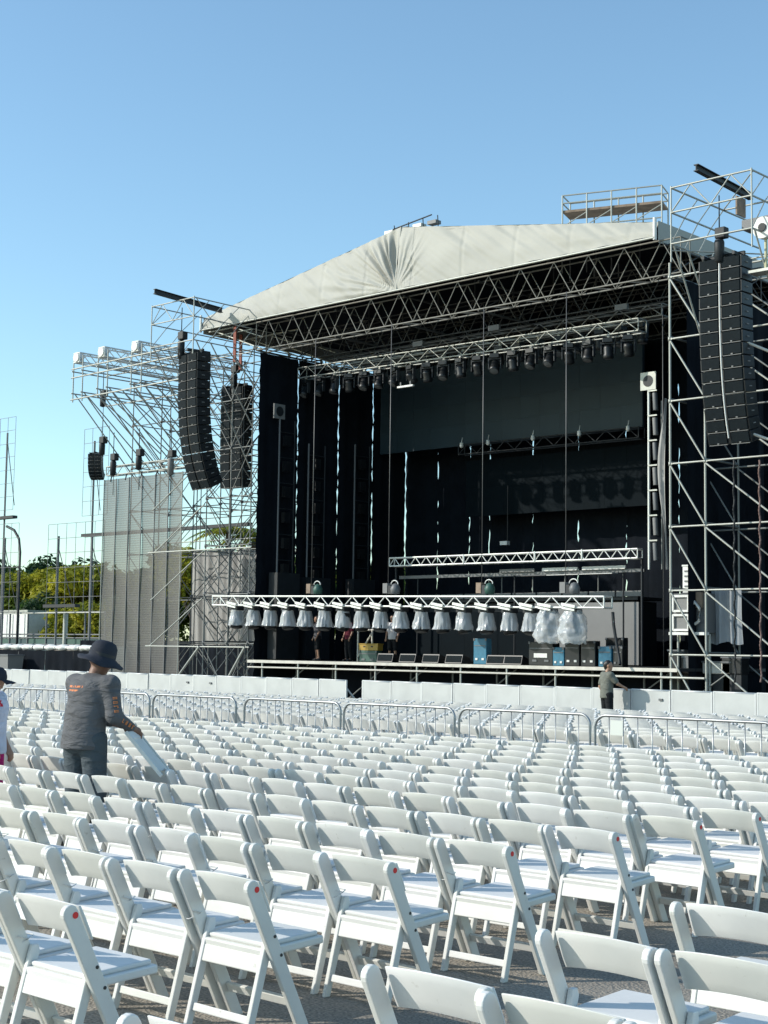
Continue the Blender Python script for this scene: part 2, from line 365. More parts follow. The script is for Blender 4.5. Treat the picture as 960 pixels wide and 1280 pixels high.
# ------------------------------------------------------------------ roof
RX0, RX1, RC = -48.8, -26.35, -37.65
RZ, RPK, REND = 15.3, 17.75, 15.85
def top_z(x): return RPK-(RPK-REND)*min(1, abs(x-RC)/(RX1-RC))
def roof():
    t = thing('stage_canopy', 'gabled stage roof with pale canvas front and dark trusses beneath', 'roof', (RC, F, RZ))
    # canvas gable: two halves, with folds gathered into the foot of the middle seam
    def half(x0, x1, seed, gather):
        nu, nz = 240, 40; vs = []
        rng = random.Random(seed)
        for j in range(nz+1):
            for i in range(nu+1):
                s = i/nu; s = 1-(1-s)**1.9 if gather else s**1.9; x = x0+(x1-x0)*s; q = j/nz
                zb = RZ+0.05*abs(math.sin((x-RC)*2.2))*(1-q); zt = top_z(x)
                z = zb+(zt-zb)*q
                dx = abs(x-RC); dz = z-RZ
                y = F-0.12-0.05*math.sin(math.pi*q)+0.22*q
                # broad wrinkles along the slope
                y += 0.05*mnoise.noise(Vector((x*0.5, q*2.2, seed)))+0.03*mnoise.noise(Vector((x*1.4+z*1.9, z*0.5, seed+5)))+0.028*mnoise.noise(Vector((x*3.4+z*4.5, z*0.8, seed+9)))
                y += 0.012*(abs((x*0.42) % 1-0.5) < 0.03)
                ang = math.atan2(dz, dx+0.02); rad = math.hypot(dx, dz)
                fall = math.exp(-(dx/ (3.4 if gather else 0.8))**2)*min(1, rad/1.1)*(1-q**4)
                amp = 0.34 if gather else 0.12
                y += amp*fall*mnoise.noise(Vector((ang*(15.0 if ang < 1.25 else 9.0)+(0 if ang < 1.25 else 7.5), rad*0.1, seed*3.3)))*min(1, dx/0.35)*(0.25+math.sin(min(1.57, ang*1.1)))
                vs.append((x-RC, y-F, z-RZ))
        fs = [(j*(nu+1)+i, j*(nu+1)+i+1, (j+1)*(nu+1)+i+1, (j+1)*(nu+1)+i) for j in range(nz) for i in range(nu)]
        c = MB().add(vs, fs, True).build('canvas_front', CANVAS, t)
        return c
    half(RX0, RC-0.012, 1, True); half(RC+0.012, RX1, 2, False)
    tube('seam', (RC, F-0.12, RZ), (RC, F+0.1, RPK), 0.03, CANVAS, t)
    # top sheets and side aprons, canvas outside with a dark lining inside
    Y1 = F+11.5
    for xa, xb in ((RX0, RC), (RC, RX1)):
        za, zb = top_z(xa), top_z(xb)
        nu = 24; vs = []; fs = []
        for i in range(nu+1):
            for k in range(13):
                q = i/nu; x = xa+(xb-xa)*q; y = F+0.1+(Y1-F)*k/12
                vs.append((x-RC, y-F, za+(zb-za)*q-RZ-0.05*math.sin(math.pi*k/12*4)**2))
        fs = [(i*13+k, (i+1)*13+k, (i+1)*13+k+1, i*13+k+1) for i in range(nu) for k in range(12)]
        MB().add(vs, fs, True).build('canvas_top', CANVAS, t)
        MB().add([(a, b, c-0.1) for a, b, c in vs], fs, True).build('dark_lining', DRAPE, t)
    for x in (RX1+0.02, RX0-0.02):
        vs = []; fs = []
        for k in range(25):
            y = F+(Y1-F)*k/24; o = 0.03*math.sin(k*1.9)
            vs += [(x-RC+o, y-F, -0.15), (x-RC, y-F, REND-RZ+0.02)]
        fs = [(2*k, 2*k+2, 2*k+3, 2*k+1) for k in range(24)]
        MB().add(vs, fs, True).build('side_apron', CANVAS, t)
    tube('end_pole', (RX1, F-0.16, RZ-0.1), (RX1, F-0.16, REND+0.08), 0.07, WHITE, t)
    tube('end_pole', (RX0, F-0.16, RZ-0.1), (RX0, F-0.16, REND+0.08), 0.05, WHITE, t)
    tube('eave_pole', (RX0, F-0.2, RZ-0.03), (RX1, F-0.2, RZ-0.03), 0.04, GALV, t)
    vs = []; fs = []
    for i in range(41):
        x = RX0+(RX1-RX0)*i/40; o = 0.06*math.sin(i*1.7)
        vs += [(x-RC, Y1-F-0.3+o, 13.2-RZ), (x-RC, Y1-F-0.3, top_z(x)-RZ-0.12)]
    fs = [(2*i, 2*i+2, 2*i+3, 2*i+1) for i in range(40)]
    MB().add(vs, fs, True).build('rear_gable', DRAPE, t)
    # main trusses across, and purlins front to back
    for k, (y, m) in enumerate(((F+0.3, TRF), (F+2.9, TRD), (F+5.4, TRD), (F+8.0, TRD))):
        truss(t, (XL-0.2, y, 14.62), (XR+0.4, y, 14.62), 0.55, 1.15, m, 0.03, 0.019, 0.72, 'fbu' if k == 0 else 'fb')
    for x in (XL-0.4, RC-3.6, RC, RC+3.6, XR-0.4):
        for dz in (14.1, 15.15): tube('purlin', (x, F+0.3, dz), (x, F+10.5, dz), 0.04, TRD, t)
        for k in range(5): tube('brace', (x, F+0.4+2*k, 14.1), (x, F+2.4+2*k, 15.15), 0.025, TRD, t, 5)
    for i in range(12):
        x = RX0+1.2+i*1.86
        tube('rafter', (x, F+0.2, RZ-0.05), (x, F+0.2, top_z(x)-0.16), 0.035, TRD, t)
        tube('rafter', (x, F+3.0, RZ-0.3), (x, F+3.0, top_z(x)-0.16), 0.035, TRD, t)
    # left overhang outrigger with an orange strap
    for y in (F+0.2, F+2.2, F+4.4):
        tube('outrigger', (RX0+0.1, y, RZ-0.05), (XL, y, RZ-0.05), 0.04, GALV, t)
        tube('outrigger', (RX0+0.6, y, RZ-0.1), (XL, y, 14.1), 0.035, GALV, t)
        tube('outrigger', (RX0+1.8, y, RZ-0.1), (XL, y, 14.6), 0.025, GALV, t)
    for x, y in ((-46.9, F+0.1), (-48.0, F+1.4)):
        part_box('strap', (x, y, 14.5), (0.16, 0.05, 1.5), ORANGE, t)
    for px, py in ((523, 430), (618, 410), (777, 384)):
        x, z = on_y(px, py, F+2.4); part_box('weight_plate', (x, F+2.4, z), (0.5, 0.12, 0.2), GREYC, t)
    # small light rail on the ridge
    tube('ridge_rail', (RC-0.5, F+0.2, RPK+0.02), (RC+1.6, F-0.0, RPK+0.15), 0.025, BLACK, t)
    for i in range(4):
        x = RC-0.7+i*0.72
        tube('ridge_post', (x+0.3, F+0.2, RPK-0.4), (x+0.3, F+0.15, RPK+0.14), 0.02, BLACK, t)
        part_box('ridge_lamp', (x, F+0.3, RPK-0.06), (0.42, 0.3, 0.13), GREYC if i % 2 else GALV, t)
roof()
def roof_platform():
    Y = 46.5; x0, _ = on_y(705, 260, Y); x1, _ = on_y(829, 250, Y); zd = on_y(767, 259, Y)[1]
    xm = (x0+x1)/2; x0, x1 = xm-1.9, xm+1.9
    zr = on_y(767, 239, Y)[1]
    t = thing('work_platform', 'small scaffold work platform with rust-brown floor on top of the roof', 'platform', ((x0+x1)/2, Y, top_z(-31)), R(20))
    part_box('floor', ((x0+x1)/2, Y+0.4, zd), (x1-x0, 1.0, 0.09), RUST, t)
    n = 4
    for i in range(n+1):
        x = x0+(x1-x0)*i/n
        for y in (Y-0.12, Y+0.95): tube('post', (x, y, 16.2), (x, y, zr), 0.03, GALV, t)
        if i < n:
            x2 = x0+(x1-x0)*(i+1)/n
            tube('brace', (x, Y-0.12, zd-0.6), (x2, Y-0.12, zd-0.1), 0.022, GALV, t, 5)
    for y in (Y-0.12, Y+0.95):
        for z in (zr, zr-0.3, zd-0.6): tube('rail', (x0, y, z), (x1, y, z), 0.028, GALV, t)
    for x in (x0, x1):
        for z in (zr, zr-0.3): tube('rail', (x, Y-0.12, z), (x, Y+0.95, z), 0.028, GALV, t)
roof_platform()

# ------------------------------------------------------------------ lighting trusses and lamps
def chain(label, x, y, z0, z1):
    o = MB().tube((0, 0, 0), (0, 0, z1-z0), 0.015, 5).build('hoist_chain', CHAIN, None, (x, y, z0))
    tag(o, label, 'chain', 'chains of the hung trusses')
def moving_head(x, y, z, yaw, tilt, label, group):
    t = thing('moving_head_light', label, 'stage light', (x, y, z), yaw, group)
    t.scale = (0.85, 0.85, 0.85)
    inst('base', MH['base'], t); inst('yoke', MH['yoke'], t)
    h = inst('head', MH['head'], t, (0, 0, -0.62), (tilt, 0, 0)); inst('lens', MH['lens'], h)
    inst('clamp', MH['clamp'], t)
MH = {}
def mh_meshes():
    MH['base'] = bevelled(MB().box((0, 0, -0.18), (0.42, 0.34, 0.2)), 'base', BLACKG, 0.02)
    y = MB()
    for s in (-1, 1): y.box((s*0.27, 0, -0.5), (0.06, 0.16, 0.52))
    y.box((0, 0, -0.31), (0.5, 0.16, 0.07)); MH['yoke'] = bevelled(y, 'yoke', BLACK, 0.012, 1)
    MH['head'] = MB().lathe([(0, 0.24), (0.16, 0.23), (0.2, 0.12), (0.19, -0.1), (0.22, -0.16), (0.22, -0.3), (0.19, -0.32)], 14).mesh('head', BLACKG)
    MH['lens'] = MB().lathe([(0.19, -0.31), (0.1, -0.335), (0, -0.34)], 14).mesh('lens', GREYC)
    MH['clamp'] = MB().box((0, 0, -0.02), (0.1, 0.1, 0.14)).mesh('clamp', ALU)
mh_meshes()
def upper_truss():
    Y = 43.2; xa, za = on_y(378, 466, Y); xb, zb = on_y(803, 405, Y)
    t = thing('lighting_truss', 'long upper lighting truss across the stage under the roof', 'truss', ((xa+xb)/2, Y, za))
    truss(t, (xa, Y, za-0.05), (xb, Y, zb-0.05), 0.5, 0.42, GALV, 0.028, 0.017, 0.55, 'ftu')
    rng = random.Random(4)
    for i in range(20):
        q = (i+0.4)/20; x = xa+(xb-xa)*q; z = za+(zb-za)*q
        moving_head(x, Y-0.1, z-0.28, rng.uniform(-0.5, 0.5), rng.uniform(-0.7, 0.7), 'black moving head light hanging under the upper truss', 'lights under the upper truss')
    x2, z2 = on_y(690, 408, Y+1.6); x3, z3 = on_y(832, 388, Y+1.6)
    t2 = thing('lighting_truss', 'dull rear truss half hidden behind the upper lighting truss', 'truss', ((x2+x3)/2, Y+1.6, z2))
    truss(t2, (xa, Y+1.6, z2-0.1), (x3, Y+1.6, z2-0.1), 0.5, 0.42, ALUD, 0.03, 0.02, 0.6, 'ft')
    for i in range(17):
        x = xa+0.9+i*0.92
        moving_head(x, Y+1.6, z2-0.36, rng.uniform(-0.6, 0.6), rng.uniform(-0.7, 0.7), 'black moving head light on the rear upper truss', 'lights on the rear truss')
    s = thing('bar_light', 'small white bar light lying below the upper truss', 'stage light', (*[on_y(507, 483, Y-0.4)[0], Y-0.4], on_y(507, 483, Y-0.4)[1]))
    part_box('bar', (*s.location[:2], s.location[2]), (0.8, 0.1, 0.07), WHITE, s)
    part_box('clip', (s.location[0]+0.25, s.location[1], s.location[2]+0.1), (0.05, 0.05, 0.16), GREYC, s)
    part_box('clip', (s.location[0]-0.25, s.location[1], s.location[2]+0.1), (0.05, 0.05, 0.16), GREYC, s)
upper_truss()
def screen_truss():
    Y = 47.6; xa, za = on_y(577, 563, Y); xb, zb = on_y(802, 541, Y)
    t = thing('lighting_truss', 'black truss between the two LED screens', 'truss', ((xa+xb)/2, Y, za))
    truss(t, (xa, Y, za), (xb, Y, zb), 0.4, 0.4, BLACK, 0.03, 0.02, 0.5, 'ft')
    for px in (577, 610, 666, 724, 785):
        x, z = on_y(px, 556-(px-577)*0.1, Y-0.25)
        o = MB().lathe([(0.0, 0.1), (0.07, 0.08), (0.085, -0.05), (0.05, -0.12), (0, -0.13)], 10).tube((0, 0, 0.1), (0, 0.05, 0.3), 0.015).build('small_lamp', WHITE, None, (x, Y-0.25, z))
        tag(o, 'tiny white lamp on the black truss between the screens', 'lamp', 'small lamps on the black truss')
screen_truss()
def low_truss():
    Y = 44.6; xa, za = on_y(490, 703, Y); xb, zb = on_y(800, 692, Y)
    t = thing('silver_truss', 'short silver truss spanning the stage below the screens', 'truss', ((xa+xb)/2, Y, za))
    truss(t, (xa, Y, za), (xb, Y, zb), 0.3, 0.32, ALU, 0.035, 0.02, 0.28, 'ftu')
    for q in (0.33, 0.62, 0.8):
        tube('joint', (xa+(xb-xa)*q, Y-0.16, za-0.18), (xa+(xb-xa)*q, Y-0.16, za+0.18), 0.045, ALU, t)
    for x in (xa+0.05, xb-0.05):
        tube('stand', (x, Y+0.2, DECK), (x, Y+0.2, za-0.1), 0.05, BLACK, t)
    x0, z0 = on_y(500, 722, Y+0.6); x1, z1 = on_y(806, 712, Y+0.6)
    b = thing('batten', 'dark horizontal batten with pale strips under the silver truss', 'batten', ((x0+x1)/2, Y+0.6, DECK))
    part_box('bar', ((x0+x1)/2, Y+0.6, z0), (x1-x0, 0.1, 0.12), GREYC, b)
    for q in (0.08, 0.5, 0.92): tube('leg', (x0+(x1-x0)*q, Y+0.65, DECK), (x0+(x1-x0)*q, Y+0.65, z0), 0.035, BLACK, b)
    for px0, px1 in ((625, 668), (678, 722), (728, 782)):
        xx0, zz = on_y(px0, 716, Y+0.5); xx1, _ = on_y(px1, 716, Y+0.5)
        part_box('strip', ((xx0+xx1)/2, Y+0.5, z0+0.12), (xx1-xx0, 0.06, 0.12), WHITE if px0 > 650 else GREYP, b)
    # a small white box light on the backdrop
    x, z = on_y(631, 679, 48.4)
    l = thing('box_light', 'small pale box light hanging before the black backdrop', 'stage light', (x, 48.4, z))
    part_box('box', (x, 48.4, z), (0.36, 0.2, 0.16), WHITE, l); part_box('hook', (x+0.1, 48.45, z+1.2), (0.03, 0.03, 2.3), BLACK, l)
low_truss()
def wrapped_meshes():
    rng = random.Random(3); out = []
    for k in range(6):
        n, m = 48, 16; vs = []
        for j in range(m+1):
            q = j/m
            for i in range(n):
                a = 2*math.pi*i/n
                ridge = abs(mnoise.noise(Vector((math.cos(a)*3.2, math.sin(a)*3.2, q*1.1+k*7))))
                r = (0.2+0.12*q)*(1.12-0.42*ridge*(0.3+q)+0.16*mnoise.noise(Vector((math.cos(a)*1.3, math.sin(a)*1.3, q*2+k*3))))
                vs.append((r*math.cos(a), r*math.sin(a), -0.16-0.62*q+0.05*mnoise.noise(Vector((math.cos(a)*2, math.sin(a)*2, k*4.0)))*q))
        fs = [(j*n+i, j*n+(i+1) % n, (j+1)*n+(i+1) % n, (j+1)*n+i) for j in range(m) for i in range(n)]
        out.append(MB().add(vs, fs, True).mesh('plastic_cover', PLAST))
    big = []
    for k in range(2):
        n, m = 44, 22; vs = []
        for j in range(m+1):
            q = j/m
            for i in range(n):
                a = 2*math.pi*i/n
                r = (0.27+0.2*math.sin(q*2.6))*(1+0.28*mnoise.noise(Vector((math.cos(a)*2, math.sin(a)*2, q*3+k*9)))+0.13*mnoise.noise(Vector((math.cos(a)*6, math.sin(a)*6, q*8+k*5))))
                vs.append((r*math.cos(a), r*math.sin(a), -0.05-1.1*q+0.03*math.sin(5*a)*q))
        fs = [(j*n+i, j*n+(i+1) % n, (j+1)*n+(i+1) % n, (j+1)*n+i) for j in range(m) for i in range(n)]
        big.append(MB().add(vs, fs, True).mesh('plastic_cover', PLAST))
    return out, big
def front_truss():
    Y = 40.72
    xa, za = on_y(271, 751, Y); xb, zb = on_y(760, 753, Y)
    t = thing('front_truss', 'long silver truss hung low across the stage front', 'truss', ((xa+xb)/2, Y, (za+zb)/2))
    truss(t, (xa, Y, za), (xb, Y, zb), 0.45, 0.36, ALU, 0.035, 0.022, 0.42, 'ftu')
    small, big = wrapped_meshes()
    head = MB().lathe([(0, 0.42), (0.2, 0.4), (0.23, -0.05), (0.26, -0.12), (0.24, -0.24), (0.2, -0.27), (0, -0.27)], 14).mesh('head', BLACKG)
    lens = MB().lathe([(0.2, -0.275), (0.1, -0.3), (0, -0.305)], 14).mesh('lens', GREYC)
    base = bevelled(MB().box((0, 0, -0.1), (0.46, 0.36, 0.16)), 'base', BLACK, 0.02)
    bar = MB().box((0, -0.3, 0.03), (0.55, 0.05, 0.09), Euler((0, R(9), 0)).to_matrix()).box((0, -0.3, -0.09), (0.5, 0.05, 0.06), Euler((0, R(9), 0)).to_matrix()).mesh('clamp_bar', ALU)
    pxs = [296, 317, 338, 360, 382, 406, 429, 452, 476, 501, 527, 553, 580, 608, 637, 664, 687, 717]
    rng = random.Random(9)
    for i, px in enumerate(pxs):
        x, _ = on_y(px, 770, Y); q = (x-xa)/(xb-xa); z = za+(zb-za)*q-0.2
        bigone = i >= 16
        l = thing('wrapped_stage_light', 'stage light in a big crumpled clear plastic bag under the front truss' if bigone else 'stage light under a clear plastic cone hanging from the front truss', 'stage light', (x, Y, z), 0, 'bagged lights at the end of the front truss' if bigone else 'wrapped lights under the front truss')
        inst('base', base, l); inst('clamp_bar', bar, l, (0, 0, 0.06))
        h = inst('head', head, l, (0, 0, -0.62), (rng.uniform(-0.25, 0.1), rng.uniform(-0.2, 0.2), 0)); inst('lens', lens, h)
        inst('plastic_cover', (big if bigone else small)[i % (2 if bigone else 6)], l, (0, 0, 0), (0, 0, rng.uniform(-0.6, 0.6)))
    # chain hoists standing on the truss with their chains up to the roof
    for k, px in enumerate((389, 485, 602, 707)):
        x, _ = on_y(px, 745, Y); q = (x-xa)/(xb-xa); z = za+(zb-za)*q+0.2
        h = thing('chain_hoist', 'small motor hoist sitting on the low front truss', 'hoist', (x, Y, z), 0, 'hoists on the front truss')
        part_box('motor', (x-0.05, Y, z+0.28), (0.22, 0.24, 0.36), GREYP if k % 2 else RUST, h)
        part_box('gearbox', (x+0.14, Y, z+0.22), (0.18, 0.2, 0.3), BLACK, h)
        MB().lathe([(0.0, 0), (0.16, 0.02), (0.19, 0.2), (0.12, 0.36), (0.03, 0.4)], 10).build('chain_bag', GREEN if k % 2 == 0 else GREYC, h, (0.36, 0, 0.05))
        MB().path([(0.32+0.17*math.cos(a), 0, 0.42+0.14*math.sin(a)) for a in [math.pi*j/8 for j in range(9)]], 0.02, 5).build('handle', WHITE, h)
        chain('thin hoist chain running from the front truss up to the roof', x, Y, z+0.4, 14.0)
    # end cable falling to the deck
    x, z = on_y(766, 765, Y)
    o = MB().path([(0, 0, 0), (0.03, 0, -0.4), (0.14, 0, -1.0), (0.25, 0, -1.5), (0.34, -0.1, DECK-z+0.05)], 0.05, 6).build('cable', BLACK, None, (x, Y, z))
    tag(o, 'thick black cable falling from the right end of the front truss', 'cable')
front_truss()
def ladders():
    specs = [(348, 524, 716, 'steel lighting ladder topped by a square plate before the wing drape', 0.85), (385, 555, 722, 'plain steel lighting ladder in front of the wing drape', 0.95), (443, 556, 724, 'dim steel lighting ladder deepest along the wing', 0.9)]
    for k, (px, py0, py1, lab, w_) in enumerate(specs):
        y = [42.6, 44.0, 46.2][k]; x = XL+0.45
        # depth along the wing found from the pixel column at this x
        d = RT*((px-480)/FPX)+UP*((640-620)/FPX)+FW; y = d.y*(x/d.x)
        t_ = x/d.x
        dd = RT*((px+4-480)/FPX)+UP*((640-py0)/FPX)+FW; z1 = CAM_H+dd.z*(x/dd.x)
        dd = RT*((px-480)/FPX)+UP*((640-py1)/FPX)+FW; z0 = CAM_H+dd.z*(x/dd.x)
        t = thing('lighting_ladder', lab, 'ladder', (x, y, DECK))
        tube('upright', (x, y, z0), (x, y, z1), 0.04, GREYC, t)
        tube('upright', (x, y+w_, z0-0.2), (x, y+w_, z1), 0.035, BLACK, t)
        n = 6
        for i in range(n):
            z = z0+(z1-z0)*(i+0.5)/n; tube('rung', (x, y, z), (x, y+w_, z), 0.025, BLACK, t)
            part_box('lamp_block', (x, y+w_/2, z-0.35), (0.2, 0.3, 0.42), BLACKG, t)
        part_box('foot', (x, y+w_/2, (z0+DECK)/2), (0.5, w_+0.4, z0-DECK), BLACK, t)
        if k == 0:
            p = part_box('top_plate', (x, y-0.05, z1+0.3), (0.06, 0.6, 0.6), GREYP, t)
            o = MB().tube((0.035, 0, 0), (0.05, 0, 0), 0.2, 16).build('disc', BLACK, p, (0, -0.05, z1+0.3-DECK))
    # right side: hung light columns and a draped cable cloth
    Y = 44.0
    x, z1 = on_y(811, 488, Y); _, z0 = on_y(808, 712, Y)
    t = thing('light_column', 'tall hung column of lights with a square plate at the right screen edge', 'light column', (x, Y, z0))
    tube('pole', (x, Y, z0), (x, Y, z1), 0.05, ALU, t)
    tube('pole', (x+0.45, Y+0.1, z0), (x+0.45, Y+0.1, z1-0.4), 0.03, GALVD, t)
    for i in range(7):
        z = z0+0.3+i*(z1-z0-0.5)/6.6
        tube('fixture', (x+0.28, Y, z), (x+0.24, Y, z+0.6), 0.09, GREYP if i % 2 else GREYC, t, 8)
        part_box('bracket', (x+0.18, Y-0.04, z+0.68), (0.36, 0.06, 0.05), GALV, t)
    p = part_box('top_plate', (x, Y-0.02, z1+0.32), (0.62, 0.06, 0.62), GALV, t)
    MB().tube((0, -0.06, z1+0.32-z0), (0, -0.04, z1+0.32-z0), 0.2, 16).build('disc', BLACK, p)
    x, z1 = on_y(833, 498, 42.4); _, z0 = on_y(830, 712, 42.4)
    vs = []; n = 24
    for j in range(n+1):
        q = j/n; wv = 0.05+0.3*math.sin(math.pi*min(1, q*1.25))**1.5
        for i in range(7):
            s = i/6; vs.append((-wv+wv*s+0.05*q-0.06*math.sin(q*3), 0.06*math.sin(s*9+q*4), (z1-z0)*(1-q)))
    fs = [(j*7+i, j*7+i+1, (j+1)*7+i+1, (j+1)*7+i) for j in range(n) for i in range(6)]
    o = MB().add(vs, fs, True).build('hanging_cloth', TARP, None, (x, 42.4, z0)); tag(o, 'narrow grey cloth hanging beside the scaffold post', 'cloth')
    x, z1 = on_y(835, 470, 42.6)
    chain('thin dark chain hanging beside the grey cloth', x-0.2, 42.6, 1.6, 13.4)
ladders()

# ------------------------------------------------------------------ equipment on the deck
def flight_case(px, py0, py1, wpx, Y, label, material, lid=GREYP, dep=0.3, label_plate=False):
    x0, z1 = on_y(px, py0, Y); x1, _ = on_y(px+wpx, py0, Y)
    z0 = DECK-0.04; w_ = x1-x0; h_ = z1-z0
    t = thing('flight_case', label, 'equipment case', ((x0+x1)/2, Y, z0))
    o = inst('case', bevelled(MB().box((0, dep/2, h_/2), (w_, dep, h_)), 'case', material, 0.02), t)
    for s in (-1, 1):
        inst('corner', bevelled(MB().box((s*(w_/2-0.03), -0.004, h_-0.04), (0.08, 0.03, 0.09)), 'corner', GREYC, 0.01, 1), t)
    part_box('lid_line', ((x0+x1)/2, Y-0.005, z0+h_*0.72), (w_-0.08, 0.02, 0.03), GREYC, t)
    if label_plate:
        part_box('label_plate', ((x0+x1)/2, Y-0.008, z0+h_*0.42), (w_*0.55, 0.02, h_*0.18), WHITE, t)
    for s in (-0.25, 0.25):
        part_box('handle', ((x0+x1)/2+s*w_, Y-0.012, z0+h_*0.2), (w_*0.18, 0.02, 0.07), lid, t)
Yd = 41.25
flight_case(661, 802, 821, 30, Yd, 'wide black flight case with a pale label strip on the stage edge', BLACKG, GREYC, 0.4, True)
flight_case(691, 809, 823, 14, Yd, 'small blue case squeezed between black cases on stage', BLUE, WHITE)
flight_case(706, 801, 823, 18, Yd, 'black amplifier rack with a row of pale sockets, beside the small blue case', BLACKG, WHITE)
flight_case(726, 801, 823, 18, Yd, 'black amplifier rack with pale sockets next to the larger blue case', BLACKG, WHITE)
flight_case(748, 808, 825, 16, Yd, 'larger blue case with white marks by the falling cable', BLUE, WHITE)
flight_case(757, 797, 815, 22, Yd+0.9, 'tall black case standing behind the blue one', BLACKG, GREYC)
flight_case(592, 798, 820, 16, Yd, 'upright blue and white case standing alone on stage', BLUE, WHITE)
flight_case(766, 808, 826, 12, Yd+0.05, 'plain black box at the end of the case row', BLACKG, GREYC)
flight_case(449, 813, 822, 22, Yd+0.8, 'dark green case under the yellow crate on the deck', GREEN, GREYC)
def yellow_crate():
    x0, z0 = on_y(448, 813, Yd+0.8); x1, z1 = on_y(472, 805, Yd+0.8)
    t = thing('plastic_crate', 'flat yellow plastic crate lying on the dark green case', 'crate', ((x0+x1)/2, Yd+0.8, z0))
    inst('tray', bevelled(MB().box((0, 0.16, (z1-z0)/2), (x1-x0, 0.3, z1-z0)), 'tray', YEL, 0.02), t)
    part_box('rim', ((x0+x1)/2, Yd+0.96, z1), (x1-x0+0.04, 0.34, 0.03), YEL, t)
    for s in (-0.2, 0.2): part_box('hand_hole', ((x0+x1)/2+s, Yd+0.805, z0+(z1-z0)*0.6), (0.1, 0.012, 0.05), BLACK, t)
yellow_crate()
def wedges():
    me = bevelled(MB().add([(-0.4, 0, 0), (0.4, 0, 0), (0.4, 0.55, 0), (-0.4, 0.55, 0), (-0.4, 0.1, 0.34), (0.4, 0.1, 0.34), (0.4, 0.5, 0.2), (-0.4, 0.5, 0.2)],
        [(0, 3, 2, 1), (0, 1, 5, 4), (4, 5, 6, 7), (7, 6, 2, 3), (0, 4, 7, 3), (1, 2, 6, 5)]), 'cabinet', BLACKG, 0.02)
    gr = MB().box((0, 0.04, 0.17), (0.7, 0.02, 0.24), Euler((R(-16), 0, 0)).to_matrix()).mesh('grille', GRILLE)
    for px in (480, 508, 537, 566, 618, 640):
        x, _ = on_y(px, 825, Yd-0.05)
        t = thing('monitor_wedge', 'low black monitor speaker lying along the stage edge', 'speaker', (x, Yd-0.05, DECK-0.04), 0, 'monitor wedges on the stage edge')
        inst('cabinet', me, t); inst('grille', gr, t)
wedges()
def wood_frame():
    x, _ = on_y(457, 800, 42.3)
    t = thing('trestle', 'pale wooden trestle frame standing behind the yellow case', 'trestle', (x, 42.3, DECK-0.04))
    for s in (-0.4, 0.35):
        tube('leg', (x+s, 42.3, DECK-0.04), (x+s, 42.3, 2.75), 0.04, WOODEDGE, t)
    tube('brace', (x-0.4, 42.28, DECK+0.1), (x+0.35, 42.28, 2.6), 0.035, WOODEDGE, t); tube('top_bar', (x-0.45, 42.3, 2.72), (x+0.42, 42.3, 2.72), 0.04, WOODEDGE, t)
wood_frame()

# ================================================================== SCAFFOLD TOWERS
def tower(t, xs, ys, z1, lift, material, r=0.034, zs0=0.15, brace_front=True, brace_side=True, offs=0):
    for x in xs:
        for y in ys: tube('standard', (x, y, 0), (x, y, z1), r, material, t)
    n = int((z1-zs0)/lift)+1
    for k in range(n):
        z = zs0+offs+k*lift
        if z > z1: break
        for y in ys:
            for i in range(len(xs)-1):
                tube('ledger', (xs[i], y, z), (xs[i+1], y, z), r*0.9, material, t)
        for x in xs:
            for y in ys: coupler(t, x, y, z+0.03, GREYC)
            for i in range(len(ys)-1):
                tube('transom', (x, ys[i], z+0.08), (x, ys[i+1], z+0.08), r*0.9, material, t)
        if z+lift <= z1+0.3:
            if brace_front:
                for j, y in enumerate(ys):
                    for i in range(len(xs)-1):
                        a, b = (xs[i], xs[i+1]) if (i+j) % 2 == 0 else (xs[i+1], xs[i])
                        tube('brace', (a, y-0.06, z+lift), (b, y-0.06, z), r*0.8, material, t, 5)
            if brace_side:
                for j, x in enumerate(xs):
                    for i in range(len(ys)-1):
                        a, b = (ys[i], ys[i+1]) if (i+k+j) % 2 else (ys[i+1], ys[i])
                        tube('brace', (x-0.06, a, z+lift), (x-0.06, b, z), r*0.8, material, t, 5)
def cantilever(t, xs, yf, yt, zt, material, r=0.034, drop=1.9, reach=4.6):
    for x in xs:
        tube('front_post', (x, yf, zt-drop-0.35), (x, yf, zt+0.05), r, material, t)
        for z in (zt, zt-0.75, zt-drop+0.2):
            tube('arm', (x, yf, z), (x, yt+2.2, z), r, material, t)
        for k in range(3):
            y = yf+0.15+k*0.75
            tube('stay', (x, y, zt-drop+0.2-(0.0 if k else 0)), (x, yt+k*0.1, zt-drop-reach+k*1.7), r*1.1, material, t)
        n = 4
        for k in range(n):
            a = yf+(yt-yf)*k/n; b = yf+(yt-yf)*(k+1)/n
            tube('brace', (x, a, zt-0.75), (x, b, zt), r*0.7, material, t, 5)
            tube('brace', (x, b, zt-0.75), (x, a, zt-drop+0.2), r*0.7, material, t, 5)
    for i in range(len(xs)-1):
        for z in (zt, zt-0.75, zt-drop+0.2):
            tube('front_rail', (xs[i], yf, z), (xs[i+1], yf, z), r, material, t)
            tube('back_rail', (xs[i], yt, z), (xs[i+1], yt, z), r, material, t)
        m = 4; dx = (xs[i+1]-xs[i])/m
        for k in range(m):
            a = xs[i]+dx*k
            z0_, z1_ = (zt, zt-0.75) if k % 2 else (zt-0.75, zt)
            tube('brace', (a, yf, z0_), (a+dx, yf, z1_), r*0.7, material, t, 5)
        tube('brace', (xs[i], yf, zt-drop), (xs[i+1], yt, zt-drop), r*0.8, material, t, 5)
        tube('brace', (xs[i+1], yf+0.1, zt), (xs[i], yt, zt), r*0.8, material, t, 5)
_CPL = {}
